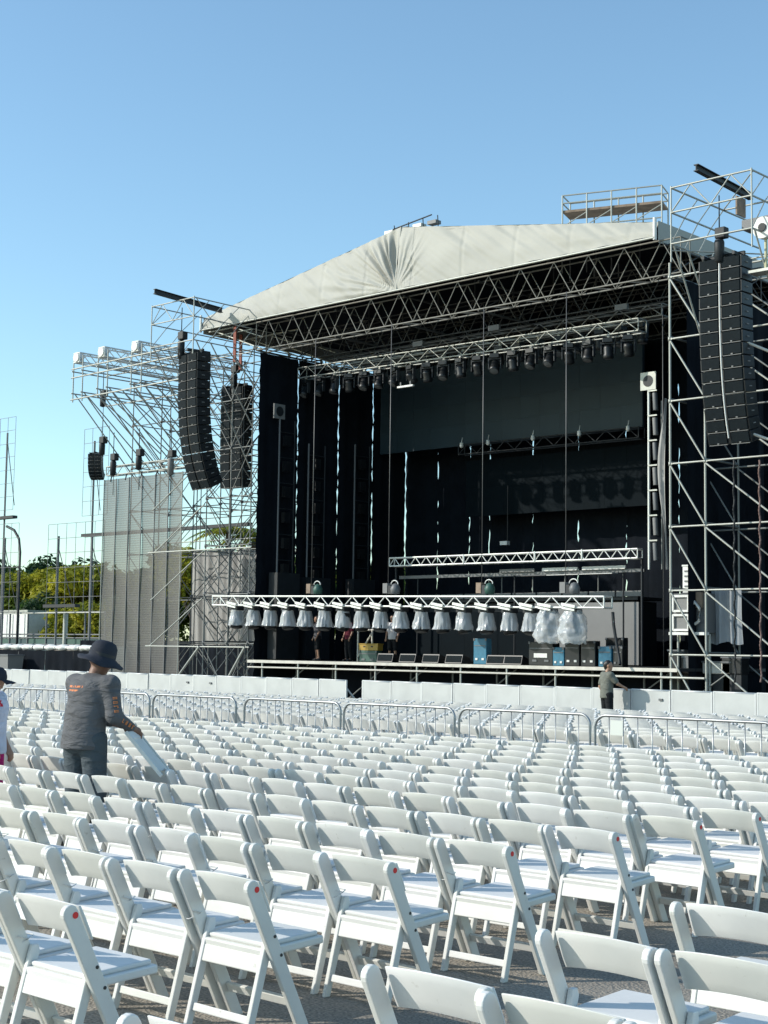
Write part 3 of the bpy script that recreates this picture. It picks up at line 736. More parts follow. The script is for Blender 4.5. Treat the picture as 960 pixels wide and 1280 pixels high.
def coupler(t, x, y, z, m_=None):
    m_ = m_ or GREYP
    if m_.name not in _CPL: _CPL[m_.name] = MB().tube((0, 0, -0.06), (0, 0, 0.06), 0.055, 7).box((0.05, 0, 0), (0.09, 0.05, 0.06)).mesh('coupler', m_)
    inst('coupler', _CPL[m_.name], t, Vector((x, y, z))-t.matrix_basis.translation)
def right_tower():
    xs = [XR, XR+1.26, XR+3.8, XR+6.3]
    t = thing('scaffold_tower', 'tall silver scaffold tower beside the stage carrying the big speaker array', 'scaffold', (XR+2, F, 0))
    # front face as in the photograph: lifts of two metres, braces falling away from the stage
    z0 = 1.93; lev = [z0-1.6]+[z0+2*k for k in range(7)]
    for x in xs:
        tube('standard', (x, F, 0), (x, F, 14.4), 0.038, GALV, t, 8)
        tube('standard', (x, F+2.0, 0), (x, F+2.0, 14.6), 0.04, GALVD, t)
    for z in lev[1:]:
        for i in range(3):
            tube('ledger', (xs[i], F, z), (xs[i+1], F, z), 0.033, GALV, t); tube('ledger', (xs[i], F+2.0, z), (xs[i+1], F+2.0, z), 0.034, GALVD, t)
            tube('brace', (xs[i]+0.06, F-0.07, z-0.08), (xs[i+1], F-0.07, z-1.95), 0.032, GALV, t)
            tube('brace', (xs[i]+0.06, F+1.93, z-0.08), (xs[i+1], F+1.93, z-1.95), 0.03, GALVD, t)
        for x in xs:
            tube('transom', (x, F, z+0.07), (x, F+2.0, z+0.07), 0.034, GALVD, t); coupler(t, x, F-0.01, z, GALV)
    tube('ledger', (xs[0]-0.1, F-0.1, 1.22), (xs[1], F-0.1, 1.22), 0.04, GALV, t)
    # scissor feet
    for x in xs: part_box('base_plate', (x, F, 0.02), (0.2, 0.2, 0.03), GALV, t)
    cantilever(t, [XR+1.95, XR+4.62], 38.0, F, 15.75, GALV, 0.028)
    # work deck up at the top and the orange board
    part_box('top_board', (XR+4.4, 40.0, 14.75), (2.2, 0.5, 0.3), GREYC, t)
    part_box('warning_board', (XR+3.98, 38.5, 14.9), (0.05, 0.5, 0.55), RUST, t)
    part_box('grey_board', (-20.7, 42.6, 10.9), (2.6, 0.06, 0.95), GREYC, t)
    tube('prop', (-22.0, 38.6, 11.0), (-18.5, 40.5, 9.2), 0.045, WOODEDGE, t)
    tube('prop', (-22.1, 38.8, 8.4), (-18.5, 40.5, 6.9), 0.045, WOODEDGE, t)
    return t
right_tower()
def left_tower():
    t = thing('scaffold_tower', 'dense silver scaffold tower at the far stage corner behind two speaker arrays', 'scaffold', (-47.2, F, 0))
    tower(t, [-48.5, -47.0, -45.75], [F+0.15, F+2.1, F+4.0], 14.3, 2.0, GALVD, 0.026)
    cantilever(t, [-48.5, -45.85], 38.0, F+0.15, 15.75, GALV, 0.024)
    for z in (2.0, 6.0): tube('ledger', (-52.0, F-0.1, z), (-45.4, F-0.1, z), 0.032, GALV, t)
    tube('brace', (-50.3, F-0.15, 0.2), (-48.4, F-0.15, 2.0), 0.05, GALV, t); tube('brace', (-47.0, F-0.15, 0.2), (-45.6, F-0.15, 2.0), 0.05, GALV, t)
    for k in range(4):
        tube('brace', (-51.8, F-0.05, 2.0+k*1.95), (-48.4, F-0.05, 4.0+k*1.95), 0.026, GALV, t)
left_tower()
def wing_tower():
    t = thing('scaffold_wing', 'open scaffold wing with three jutting truss arms above the grey mesh sheet', 'scaffold', (-53, 43, 0))
    xs = [-56.3, -54.2, -51.8, -50.0]
    tower(t, xs, [43.2, 45.4, 47.4], 14.2, 2.0, GALVD, 0.026)
    yf = 40.0
    for px, py in ((96, 447), (127, 440), (169, 433)):
        x, z = on_y(px, py, yf)
        truss(t, (x, yf, z), (x, 46, z), 0.42, 0.42, ALU, 0.035, 0.022, 0.5, 'fbtu')
        tube('drum', (x, yf-0.06, z), (x, yf+0.25, z), 0.2, WHITE, t, 12)
        for dx in (-0.35, 0.35):
            tube('front_post', (x+dx, yf+0.1, z-2.0), (x+dx, yf+0.1, z+0.1), 0.03, GALV, t)
            for k, zz in enumerate((0.6, 1.6)):
                tube('arm', (x+dx, yf, z-zz), (x+dx, 45.6, z-zz), 0.03, GALV, t)
            for k in range(3):
                tube('stay', (x+dx, yf+0.2+0.7*k, z-1.6-0.0*k), (x+dx, 44.2+0.5*k, z-5.6+0.9*k), 0.028, GALV, t)
    xa = on_y(96, 447, yf)[0]; xb = on_y(169, 433, yf)[0]; z = on_y(127, 440, yf)[1]
    for zz in (-0.5, -0.9, -1.9): tube('front_rail', (xa-0.5, yf+0.1, z+zz), (xb+3.0, yf+0.1, z+zz+0.1), 0.035, GALV, t)
    for zz in (-0.6, -2.0): tube('mid_rail', (xa-0.2, yf+1.8, z+zz), (xb+3.0, yf+1.8, z+zz), 0.03, GALV, t)
wing_tower()
def i_beam(label, x, y0, y1, z):
    m = MB()
    L = y1-y0
    m.box((0, L/2, 0.13), (0.2, L, 0.03)).box((0, L/2, -0.13), (0.2, L, 0.03)).box((0, L/2, 0), (0.03, L, 0.23))
    o = m.build('steel_beam', BLACK, None, (x, y0, z)); tag(o, label, 'beam')
    o.rotation_euler = (R(-2.5), 0, 0); o.scale = (0.8, 1, 0.7)
i_beam('black steel I-beam on top of the tower cantilever beside the roof platform', -23.1, 38.0, 41.2, 16.2)
i_beam('black steel I-beam on top of the far cantilever by the canvas corner', -47.3, 37.15, 40.7, 16.05)

# ------------------------------------------------------------------ line arrays
def box_meshes(w_, h_, d_, tag_):
    b = MB()
    # cabinet narrows towards the back
    fz, bz = h_/2-0.008, h_/2-0.022
    b.add([(-w_/2, 0, -fz), (w_/2, 0, -fz), (w_/2, 0, fz), (-w_/2, 0, fz), (-w_/2, d_, -bz), (w_/2, d_, -bz), (w_/2, d_, bz), (-w_/2, d_, bz)],
          [(0, 1, 2, 3), (4, 7, 6, 5), (0, 4, 5, 1), (3, 2, 6, 7), (0, 3, 7, 4), (1, 5, 6, 2)])
    cab = bevelled(b, 'cabinet'+tag_, BLACKG, 0.012, 1)
    gw = w_*0.42
    gr = bevelled(MB().box((0, -0.012, 0.012), (gw, 0.05, h_-0.06)), 'grille'+tag_, GRILLE, 0.01, 1)
    lip = MB().box((0, -0.02, -h_/2+0.012), (gw, 0.05, 0.016)).box((0, -0.04, -h_/2+0.05), (0.06, 0.02, 0.035)).mesh('lip'+tag_, GREYP)
    rig = MB().box((w_/2+0.012, d_*0.45, 0), (0.03, 0.12, 0.03)).mesh('rigging_pin'+tag_, GREYP)
    return cab, gr, lip, rig
ARR = box_meshes(1.42, 0.36, 0.62, '')
def line_array(label, x, y, ztop, n, rz, curl, cable=False, scale=1.0, back=False):
    t = thing('line_array', label, 'speaker array', (x, y, ztop), rz)
    h_ = 0.365
    m = MB().box((0, 0.3, 0.1), (1.3, 0.08, 0.12)).box((0, 0.3, 0.18), (0.12, 0.7, 0.1)).box((-0.5, 0.3, 0.06), (0.08, 0.8, 0.1)).box((0.5, 0.3, 0.06), (0.08, 0.8, 0.1))
    m.build('bumper_frame', BLACK, t)
    py, pz, ang = 0.0, 0.0, 0.0
    pts = []
    for i in range(n):
        q = i/(n-1); ang = curl*q**2.2
        cz = pz-h_/2*math.cos(ang); cy = py+h_/2*math.sin(ang)
        b = inst('speaker_box', ARR[0], t, (0, cy, cz), (ang, 0, 0))
        for s in (-1, 1):
            inst('grille', ARR[1], b, (s*0.36, 0, 0)); inst('grille_lip', ARR[2], b, (s*0.36, 0, 0))
        inst('rigging_pin', ARR[3], b)
        pts.append((0.02, cy-0.07, cz))
        py += h_*math.sin(ang); pz -= h_*math.cos(ang)
    if cable: MB().path(pts, 0.024, 6).build('centre_cable', WHITE, t)
    t.scale = (scale,)*3
    return t
line_array('large black speaker array with a pale cable down its middle beside the scaffold tower', -22.5, 38.3, 13.45, 15, R(0), R(17), True)
line_array('black curved speaker array hanging in front of the far scaffold tower', -46.5, 38.3, 13.6, 15, R(-8), R(26))
def side_array():
    # the second left hang is seen through the tower tubes
    t = line_array('plain black side speaker array hanging behind pale scaffold tubes', -49.2, 43.0, 13.2, 12, R(0), R(3))
side_array()
line_array('tiny far speaker array curling beside the mesh sheet', on_y(118, 570, 42)[0], 42.0, on_y(118, 567, 42)[1], 8, R(30), R(62), scale=0.46)
def hoist(label, px, py, Y, h_, col=BLACK, bag=True):
    x, z = on_y(px, py, Y)
    t = thing('motor_hoist', label, 'hoist', (x, Y, z))
    MB().lathe([(0.05, 0.0), (0.14, 0.04), (0.15, h_*0.55), (0.12, h_*0.62)], 10).build('chain_bag', col, t, (0, 0, -h_))
    inst('motor', bevelled(MB().box((0.08, 0, -h_*0.22), (0.34, 0.26, 0.32)), 'motor', BLACK, 0.03), t)
    MB().tube((0, 0, -h_*0.1), (0, 0, 0.9), 0.02, 5).build('chain', BLACK, t)
    MB().tube((0.05, 0, -h_*0.9), (0.05, 0, -h_-0.9), 0.015, 5).build('lower_chain', BLACK, t)
hoist('black motor hoist hanging from the near tower beam above the big array', 899, 282, 38.3, 1.1, BLACK)
hoist('black motor hoist under the far cantilever beam above the curved array', 227, 412, 38.4, 1.2, BLACK)
hoist('black motor hoist on the far tower behind the curved array', 293, 455, 43, 1.1, BLACK)
hoist('black motor hoist hanging highest above the mesh sheet', 128, 545, 42, 0.9, BLACK)
hoist('grey bagged motor hoist standing on the mesh truss by the curved array', 214, 560, 42, 1.2, GREYP)
hoist('black motor hoist at the outer end of the mesh truss', 142, 565, 42, 1.1, BLACK)
hoist('black motor hoist midway along the mesh truss', 174, 560, 42, 1.0, BLACK)
hoist('small black hoist hanging in the open scaffold wing', 129, 488, 43.0, 0.8, BLACK)
def drum():
    x, z = on_y(955, 285, 38.6)
    t = thing('floodlight', 'round white floodlight on a pale yellow stalk at the tower top', 'floodlight', (x, 38.6, z-1.2))
    MB().tube((0, -0.1, 1.2), (0, 0.12, 1.2), 0.32, 18).build('housing', WHITE, t)
    MB().tube((0, -0.14, 1.2), (0, -0.102, 1.2), 0.12, 12).build('lens', BLACK, t)
    tube('stalk', (x, 38.7, z-1.2), (x, 38.7, z-0.3), 0.05, mat('pale_yellow_stalk', (0.5, 0.48, 0.3), 0.6), t)
    part_box('shelf', (x, 38.7, z-1.25), (0.9, 0.5, 0.08), GALV, t)
drum()

# ------------------------------------------------------------------ mesh sheet, tarp, cabinets
def mesh_sheet():
    Y = 42.0
    x0, zt = on_y(131, 600, Y); x1, zt1 = on_y(229, 590, Y); z0 = 0.35
    t = thing('mesh_sheet', 'tall grey see-through mesh sheet hung on the scaffold wing', 'mesh sheet', ((x0+x1)/2, Y, z0))
    n = 6
    for k in range(n):
        a = x0+(x1-x0)*k/n; b = x0+(x1-x0)*(k+1)/n; vs = []
        m = 30
        for j in range(m+1):
            z = z0+(zt-z0)*j/m
            for i in range(9):
                s = i/8; vs.append((a+(b-a)*s-(x0+x1)/2, 0.05*math.sin(math.pi*s)+0.02*math.sin(z*1.3+k*2+s*3)+0.03*math.sin(k*3), z-z0))
        fs = [(j*9+i, j*9+i+1, (j+1)*9+i+1, (j+1)*9+i) for j in range(m) for i in range(8)]
        MB().add(vs, fs, True).build('mesh_strip', MESHB, t)
        tube('seam_cord', (a, Y-0.03, z0), (a, Y-0.03, zt), 0.025, GREYP if k else GALV, t, 5)
    tube('seam_cord', (x1, Y-0.03, z0), (x1, Y-0.03, zt), 0.025, GALV, t, 5)
    tr = thing('mesh_truss', 'slim truss along the top of the grey mesh sheet', 'truss', ((x0+x1)/2, Y, zt))
    za = on_y(140, 592, Y)[1]+0.15
    truss(tr, (x0, Y+0.25, za), (x1+0.2, Y+0.25, za), 0.35, 0.4, GALV, 0.03, 0.018, 0.45, 'ftu')
    for i in range(5): tube('hanger', (x0+0.4+i*1.1, Y+0.1, za-0.2), (x0+0.4+i*1.1, Y+0.02, zt-0.1), 0.03, BLACK, tr)
mesh_sheet()
def tarp():
    Y = 46.6
    x0, z1 = on_y(239, 690, Y); x1, _ = on_y(330, 690, Y); z0 = on_y(239, 806, Y)[1]
    vs = []; nu, nz = 60, 30
    for j in range(nz+1):
        for i in range(nu+1):
            s, q = i/nu, j/nz
            vs.append(((x1-x0)*(s-0.5), 0.05*math.sin(s*38+2*q)+0.12*math.sin(s*7)*(1-q)+0.02*math.sin(s*90), (z1-z0)*q-0.08*math.sin(s*math.pi*4)**2*q))
    fs = [(j*(nu+1)+i, j*(nu+1)+i+1, (j+1)*(nu+1)+i+1, (j+1)*(nu+1)+i) for j in range(nz) for i in range(nu)]
    t = thing('tarpaulin', 'large grey tarpaulin tied behind the scaffold left of the stage', 'tarpaulin', ((x0+x1)/2, Y, 0))
    MB().add(vs, fs, True).build('sheet', TARP, t, (0, 0, z0))
    for k in range(5):
        x = x0+(x1-x0)*k/4; tube('post', (x, Y+0.12, 0), (x, Y+0.12, z1+0.1), 0.035, GALVD, t)
    tube('top_rail', (x0, Y+0.1, z1), (x1, Y+0.1, z1), 0.035, GALV, t)
    tube('top_rail', (x0-2, Y+0.1, z1+0.5), (x1, Y+0.1, z1+0.5), 0.03, GALV, t)
tarp()
def cabinet():
    Y = 42.0
    x0, z0 = on_y(839, 792, Y); x1, z1 = on_y(883, 740, Y)
    t = thing('distribution_cabinet', 'white framed power cabinet with grey doors inside the scaffold base', 'cabinet', ((x0+x1)/2, Y, z0))
    w_ = x1-x0; h_ = z1-z0
    part_box('body', ((x0+x1)/2, Y+0.35, z0+h_/2), (w_-0.06, 0.5, h_-0.06), GREYC, t)
    for k in range(2):
        zz = z0+h_*(0.27+0.46*k)
        d = part_box('door', (x0+w_*0.28, Y+0.06, zz), (w_*0.44, 0.05, h_*0.36), GREYP, t)
        for a, b, sx, sz in ((0, 0.18, 0.46, 0.03), (0, -0.18, 0.46, 0.03)):
            part_box('door_rail', (x0+w_*0.28, Y+0.0, zz+b*h_), (w_*sx, 0.06, 0.07), WHITE, t)
        for s in (-1, 1): part_box('door_stile', (x0+w_*(0.28+0.22*s), Y-0.01, zz), (0.07, 0.06, h_*0.36), WHITE, t)
    part_box('sill', ((x0+x1)/2, Y+0.0, z0), (w_, 0.3, 0.09), WHITE, t)
    MB().path([(x1-w_*0.3-(x0+x1)/2, -0.05, 0.3), (x1-w_*0.16-(x0+x1)/2, -0.12, 0.4), (x1-w_*0.14-(x0+x1)/2, -0.12, 0.8), (x1-w_*0.28-(x0+x1)/2, -0.1, 1.0), (x1-w_*0.36-(x0+x1)/2, -0.08, 0.8), (x1-w_*0.34-(x0+x1)/2, -0.08, 0.4)], 0.05, 6).build('cable_coil', WHITE, t)
    tb = part_box('breaker_box', (x1-w_*0.3, Y+0.05, z1-0.25), (w_*0.34, 0.12, 0.5), RUST, t)
    for s in (0.06, 0.94): tube('leg', (x0+w_*s, Y+0.3, 0), (x0+w_*s, Y+0.3, z0), 0.05, GALV, t)
    px, pz = on_y(862, 720, Y)
    b = thing('white_box', 'narrow white box standing upright above the power cabinet', 'box', (px-0.1, Y+0.2, z1))
    part_box('box', (px-0.15, Y+0.2, z1+0.42), (0.3, 0.25, 0.84), WHITE, b); part_box('cap', (px-0.15, Y+0.2, z1+0.86), (0.34, 0.29, 0.05), WHITE, b)
    for k in range(4): part_box('slot', (px-0.15, Y+0.065, z1+0.2+0.16*k), (0.16, 0.02, 0.05), GREYC, b)
    # hanging sheet
    x0, z1 = on_y(888, 738, 42.6); x1, _ = on_y(927, 738, 42.6); z0 = on_y(888, 804, 42.6)[1]
    vs = []
    for j in range(21):
        for i in range(25):
            s, q = i/24, j/20
            vs.append(((x1-x0)*(s-0.5)*(1-0.06*math.sin(q*3)), 0.07*math.sin(s*15+q)+0.04*math.sin(s*33), (z1-z0)*q-0.05*math.sin(s*9)*(1-q)))
    fs = [(j*25+i, j*25+i+1, (j+1)*25+i+1, (j+1)*25+i) for j in range(20) for i in range(24)]
    s_ = MB().add(vs, fs, True).build('grey_sheet', mat('grey_cloth_sheet', (0.3, 0.32, 0.34), 0.8, noise=0.15, nscale=2), None, ((x0+x1)/2, 42.6, z0))
    tag(s_, 'grey cloth sheet hanging from a ledger inside the scaffold tower', 'cloth')
    for px_, lab in ((917, 'dark twisted cable hanging down the scaffold tower front'), (949, 'brownish twisted cable hanging at the outer side of the tower')):
        x, z1 = on_y(px_, 575, 40.6)
        pts = [(0.016*math.sin(k*1.1), 0.016*math.cos(k*1.1), -k*0.1) for k in range(int((z1-1.0)/0.1))]
        o = MB().path(pts, 0.035, 5).build('twisted_cable', BLACK if px_ < 930 else mat('brown_cable', (0.16, 0.1, 0.09), 0.6), None, (x, 40.6, z1)); tag(o, lab, 'cable')
    # stored gear at the tower foot
    for k, (px_, w2, h2, m_) in enumerate(((846, 0.6, 0.7, BLACKG), (862, 0.5, 0.5, GREYC), (896, 1.0, 0.35, WOODEDGE), (915, 0.7, 0.5, BLACKG))):
        x, _ = on_y(px_, 810, 42.4)
        o = bevelled(MB().box((0, 0, h2/2), (w2, 0.5, h2)), 'crate', m_, 0.03)
        c = thing('gear_crate', ['black gear crate under the power cabinet', 'small grey gear crate under the power cabinet', 'flat pale timber pallet box in the tower base', 'black gear crate below the grey sheet'][k], 'crate', (x, 42.6, DECK-0.2))
        inst('crate', o, c); part_box('lid', (x, 42.6, DECK-0.2+h2+0.02), (w2+0.04, 0.54, 0.05), GREYC, c); part_box('stand', (x, 42.6, (DECK-0.2)/2), (w2*0.9, 0.4, DECK-0.2), BLACK, c)
cabinet()

# ================================================================== CROWD CONTROL
def barricades():
    Y = 31.6; W = 1.14; H_ = 1.06
    sheet = bevelled(MB().box((0, 0.0, H_/2), (W-0.035, 0.05, H_-0.03)), 'panel', BARR, 0.012, 1)
    rail = MB().tube((-W/2+0.01, 0, H_), (W/2-0.01, 0, H_-0.01), 0.026, 8).mesh('top_rail', BARRF)
    post = MB().box((0, -0.004, H_/2), (0.045, 0.05, H_)).mesh('post', BARRF)
    foot = MB().box((0, 0.5, 0.02), (0.9, 1.0, 0.03)).mesh('foot_plate', BARRF)
    strut = MB().tube((0, 0.05, H_-0.2), (0, 0.95, 0.04), 0.025, 6).mesh('strut', BARRF)
    latch = MB().box((0.3, -0.04, H_-0.22), (0.1, 0.04, 0.05)).mesh('latch', GREYC)
    rng = random.Random(5)
    def put(x, lab, g, tarp_=False):
        t = thing('stage_barricade', lab, 'barricade', (x, Y+rng.uniform(-0.015, 0.015), 0), rng.uniform(-0.008, 0.008), g)
        inst('panel', sheet, t); inst('top_rail', rail, t); inst('post', post, t, (-W/2+0.03, 0, 0)); inst('post', post, t, (W/2-0.03, 0, 0)); inst('foot_plate', foot, t)
        inst('strut', strut, t, (-W/2+0.1, 0, 0)); inst('strut', strut, t, (W/2-0.1, 0, 0))
        if rng.random() < 0.1: inst('latch', latch, t)
    x = -30.22+W/2; k = 0
    while x < -14.5:
        put(x, 'white barricade panel in the run right of the gap before the stage' if k else 'white barricade panel at the gap edge, before the middle of the stage', 'white barricades before the stage' if k else None); x += W; k += 1
    x = -30.82-W/2; k = 0
    while x > -52:
        put(x, 'white barricade panel in the run from the gap towards the mesh sheet' if k else 'white barricade panel ending the run at the narrow gap', 'white barricades towards the mesh sheet' if k else None); x -= W; k += 1
barricades()
def crowd_barriers():
    Y = 17.35; L = 2.42; H_ = 1.08; rr = 0.16; r = 0.021
    pts = []
    hw = L/2-0.04
    def arc(cx, cz, a0, a1): return [(cx+rr*math.cos(a), 0, cz+rr*math.sin(a)) for a in [a0+(a1-a0)*i/6 for i in range(7)]]
    pts = [(-hw, 0, 0.06)] + arc(-hw+rr, H_-rr, math.pi, math.pi/2) + arc(hw-rr, H_-rr, math.pi/2, 0) + [(hw, 0, 0.06)]
    frame = MB().path(pts, r, 8); frame.tube((-hw, 0, 0.16), (hw, 0, 0.16), r*0.9, 8)
    frame = frame.mesh('frame', BSTEEL)
    bar = MB().tube((0, 0, 0.16), (0, 0, H_-0.01), 0.0085, 6).mesh('bar', BSTEEL)
    foot = MB().box((0, 0, 0.03), (0.05, 0.55, 0.04)).box((0, 0.25, 0.015), (0.06, 0.05, 0.03)).box((0, -0.25, 0.015), (0.06, 0.05, 0.03)).mesh('foot', BSTEEL)
    joints = [-26.6, -24.2, -21.8, -19.45, -17.05, -14.65, -12.2, -9.35, -6.9]
    rng = random.Random(8)
    for i in range(len(joints)-1):
        c = (joints[i]+joints[i+1])/2; s = (joints[i+1]-joints[i]-0.02)/L
        dy = rng.uniform(-0.05, 0.05)
        card = (i == 6)
        t = thing('crowd_barrier', 'steel crowd barrier with a pale card tied to its bars' if card else 'steel tube crowd barrier in the line across the chairs', 'barrier', (c, Y+dy, 0), rng.uniform(-0.012, 0.012), None if card else 'crowd barriers across the chairs')
        t.scale = (s, 1, 1)
        inst('frame', frame, t)
        for k in range(11): inst('bar', bar, t, (-hw+(k+1)*2*hw/12, 0, 0))
        for k in (-1, 1): inst('foot', foot, t, (k*(hw-0.35), 0, 0))
        if card: MB().box((-0.86, -0.015, H_-0.16), (0.17, 0.006, 0.2)).build('card', mat('pale_card', (0.62, 0.64, 0.58), 0.7), t)
crowd_barriers()
def black_fence():
    Y = 38.0
    x0 = on_y(-40, 820, Y)[0]; x1 = on_y(128, 820, Y)[0]; zt = 1.75
    n = 5
    for k in range(n):
        a = x0+(x1-x0)*k/n; b = x0+(x1-x0)*(k+1)/n
        t = thing('covered_barrier', 'black cloth covered barrier behind the white barricades', 'barrier', ((a+b)/2, Y, 0), 0, 'black covered barriers')
        vs = []
        for j in range(7):
            for i in range(31):
                s, q = i/30, j/6; vs.append(((b-a)*(s-0.5)*0.995, 0.05*math.sin(s*22+k)*(1-q), zt*q))
        fs = [(j*31+i, j*31+i+1, (j+1)*31+i+1, (j+1)*31+i) for j in range(6) for i in range(30)]
        MB().add(vs, fs, True).build('cloth', DRAPE, t)
        for x in (a+0.1, b-0.1): tube('post', (x, Y+0.12, 0), (x, Y+0.12, zt), 0.04, GALVD, t)
        tube('rail', (a, Y+0.12, zt-0.02), (b, Y+0.12, zt-0.02), 0.03, GALVD, t)
    for k in range(7):  # added black cloth run, keeps the bright far ground dark here
        a = -70+k*3.2; b = a+3.2; Yf = 50.5
        t = thing('dark_backing', 'added black cloth backing hiding the pale lit ground behind the scaffold wing', 'fence', ((a+b)/2, Yf, 0), 0, 'added black backings behind the scaffold')
        vs = [((b-a)*(i/20-0.5), 0.05*math.sin(i*1.3+k), z) for z in (0.0, 2.3) for i in range(21)]
        MB().add(vs, [(i, i+1, 22+i, 21+i) for i in range(20)], True).build('cloth', DRAPE, t)
        for x in (a+0.05, b-0.05): tube('post', (x, Yf+0.1, 0), (x, Yf+0.1, 2.35), 0.03, GALVD, t)
    m = 12
    for k in range(m):
        x = x0+(x1-x0)*(k+0.5)/m; w_ = (x1-x0)/m*0.94
        vs = []; fs = []
        ns, nr = 10, 10
        for i in range(ns+1):
            s = i/ns; rr = 0.2*math.sin(math.pi*(0.06+0.88*s))**0.35*(1+0.1*math.sin(k*5+s*9))
            for j in range(nr):
                a = 2*math.pi*j/nr; vs.append((w_*(s-0.5), rr*1.1*math.cos(a), 0.13+rr*0.66*math.sin(a)))
        fs = [(i*nr+j, i*nr+(j+1) % nr, (i+1)*nr+(j+1) % nr, (i+1)*nr+j) for i in range(ns) for j in range(nr)]
        fs += [tuple(range(nr)), tuple(reversed(range(ns*nr, ns*nr+nr)))]
        o = MB().add(vs, fs, True).build('rolled_sheet', WHITE, None, (x, Y+0.12, zt)); tag(o, 'white rolled plastic sheet lying on the black covered barrier', 'roll', 'white rolls on the black barrier')
black_fence()

# ================================================================== BACKGROUND AT THE LEFT
def backdrop_left():
    Yb = 62.0
    # site cabin
    x0, zt = on_y(-30, 766, Yb); x1, _ = on_y(35, 766, Yb)
    t = thing('site_cabin', 'small white site cabin below the trees', 'cabin', ((x0+x1)/2, Yb, 0))
    part_box('wall', ((x0+x1)/2, Yb+1.2, zt/2), (x1-x0, 2.4, zt), WHITE, t)
    part_box('roof', ((x0+x1)/2, Yb+1.2, zt+0.08), (x1-x0+0.3, 2.7, 0.14), GALV, t)
    for k in range(9): part_box('rib', (x0+(x1-x0)*(k+0.5)/9, Yb-0.02, zt/2), (0.08, 0.05, zt-0.3), WHITE, t)
    part_box('door', (x0+(x1-x0)*0.62, Yb-0.03, 1.2), (0.9, 0.06, 2.1), GREYP, t)
    # rail fence
    x0 = on_y(-30, 766, 58)[0]; x1 = on_y(132, 766, 58)[0]; zt = on_y(80, 766, 58)[1]
    f = thing('rail_fence', 'tall dark green rail fence in front of the trees', 'fence', ((x0+x1)/2, 58, 0))
    for k in range(8):
        x = x0+(x1-x0)*k/7; tube('post', (x, 58, 0), (x, 58, zt), 0.06 if k != 5 else 0.16, GALV if k == 5 else GREYC, f)
    for z, m_ in ((zt, GALV), (zt*0.66, GREYC), (zt*0.5, GREYC), (2.5, GREYC)): tube('rail', (x0, 58, z), (x1, 58, z), 0.05, m_, f)
    for k in range(7):
        part_box('lower_panel', (x0+(x1-x0)*(k+0.5)/7, 58.05, 1.25), ((x1-x0)/7-0.1, 0.06, 2.4), GREEN if k % 2 else mat('dark_teal_sheet', (0.03, 0.07, 0.075), 0.6), f)
    # rounded plastic road barriers
    for k in range(6):
        x, _ = on_y(-6+k*30, 808, 48)
        prof = [(-1.3, 0), (1.3, 0), (1.3, 1.7), (1.1, 1.95), (-1.1, 1.95), (-1.3, 1.7)]
        n = len(prof); vs = [(a, -0.2, b) for a, b in prof]+[(a, 0.2, b) for a, b in prof]
        fs = [tuple(range(n)), tuple(reversed(range(n, 2*n)))]+[(i, n+i, n+(i+1) % n, (i+1) % n) for i in range(n)]
        me = bevelled(MB().add(vs, fs), 'shell', [mat('brown_grey_panel', (0.2, 0.17, 0.14), 0.7, noise=0.2), GREYC, mat('dark_teal_sheet', (0.03, 0.07, 0.075), 0.6)][k % 3], 0.05)
        b = thing('road_block', ['brownish rounded road block behind the black barrier', 'grey rounded road block behind the black barrier', 'teal rounded road block behind the black barrier'][k % 3], 'barrier', (x, 48, 0), 0, ['brown road blocks', 'grey road blocks', 'teal road blocks'][k % 3])
        inst('shell', me, b); part_box('slot', (x, 47.79, 1.1), (1.4, 0.02, 0.3), BLACK, b)
    # wheelie bin
    x, _ = on_y(9, 825, 37.2)
    b = thing('waste_bin', 'grey waste bin standing by the black covered barrier', 'bin', (x, 37.3, 0))
    MB().add([(-0.4, -0.3, 0), (0.4, -0.3, 0), (0.4, 0.3, 0), (-0.4, 0.3, 0), (-0.5, -0.4, 1.5), (0.5, -0.4, 1.5), (0.5, 0.4, 1.5), (-0.5, 0.4, 1.5)],
             [(3, 2, 1, 0), (0, 1, 5, 4), (1, 2, 6, 5), (2, 3, 7, 6), (3, 0, 4, 7)]).build('body', GREYP, b)
    part_box('lid', (x, 37.3, 1.53), (1.06, 0.86, 0.07), GREYC, b)
    # light masts with wire grids
    def grid(name, lab, px0, px1, py0, py1, Y, mast, beam=None, step=0.95):
        xa, zt = on_y(px0, py0, Y); xb, _ = on_y(px1, py0, Y); _, zb = on_y(px0, py1, Y)
        g = thing(name, lab, 'lattice mast', ((xa+xb)/2, Y, 0))
        nx = max(2, round((xb-xa)/step)); nz = max(2, round((zt-zb)/step))
        for i in range(nx+1): tube('wire', (xa+(xb-xa)*i/nx, Y, zb), (xa+(xb-xa)*i/nx, Y, zt), 0.016, GREYP, g, 5)
        for j in range(nz+1): tube('wire', (xa, Y, zb+(zt-zb)*j/nz), (xb, Y, zb+(zt-zb)*j/nz), 0.016, GREYP, g, 5)
        for pm in mast:
            xm, zm = on_y(pm, py0+14, Y); tube('mast', (xm, Y+0.1, 0), (xm, Y+0.1, zm), 0.07, GREYC, g, 8)
            tube('stay', (xm, Y+0.1, zt-1.5), (xm+(xb-xa)*0.3, Y+0.1, zb+0.3), 0.03, BLACK, g)
        if beam:
            ba, _ = on_y(beam[0], beam[2], Y); bb, bz = on_y(beam[1], beam[2], Y)
            part_box('beam', ((ba+bb)/2, Y+0.05, bz), (bb-ba, 0.4, 0.2), BLACK, g)
    grid('lattice_mast', 'tall lattice mast of dark wires at the far side of the ground', -18, 20, 527, 640, 60, (8,), (-20, 18, 646))
    grid('lattice_mast', 'tall lattice mast of dark wires rising beside the mesh sheet', 106, 137, 537, 645, 60, (117,), (104, 312, 655))
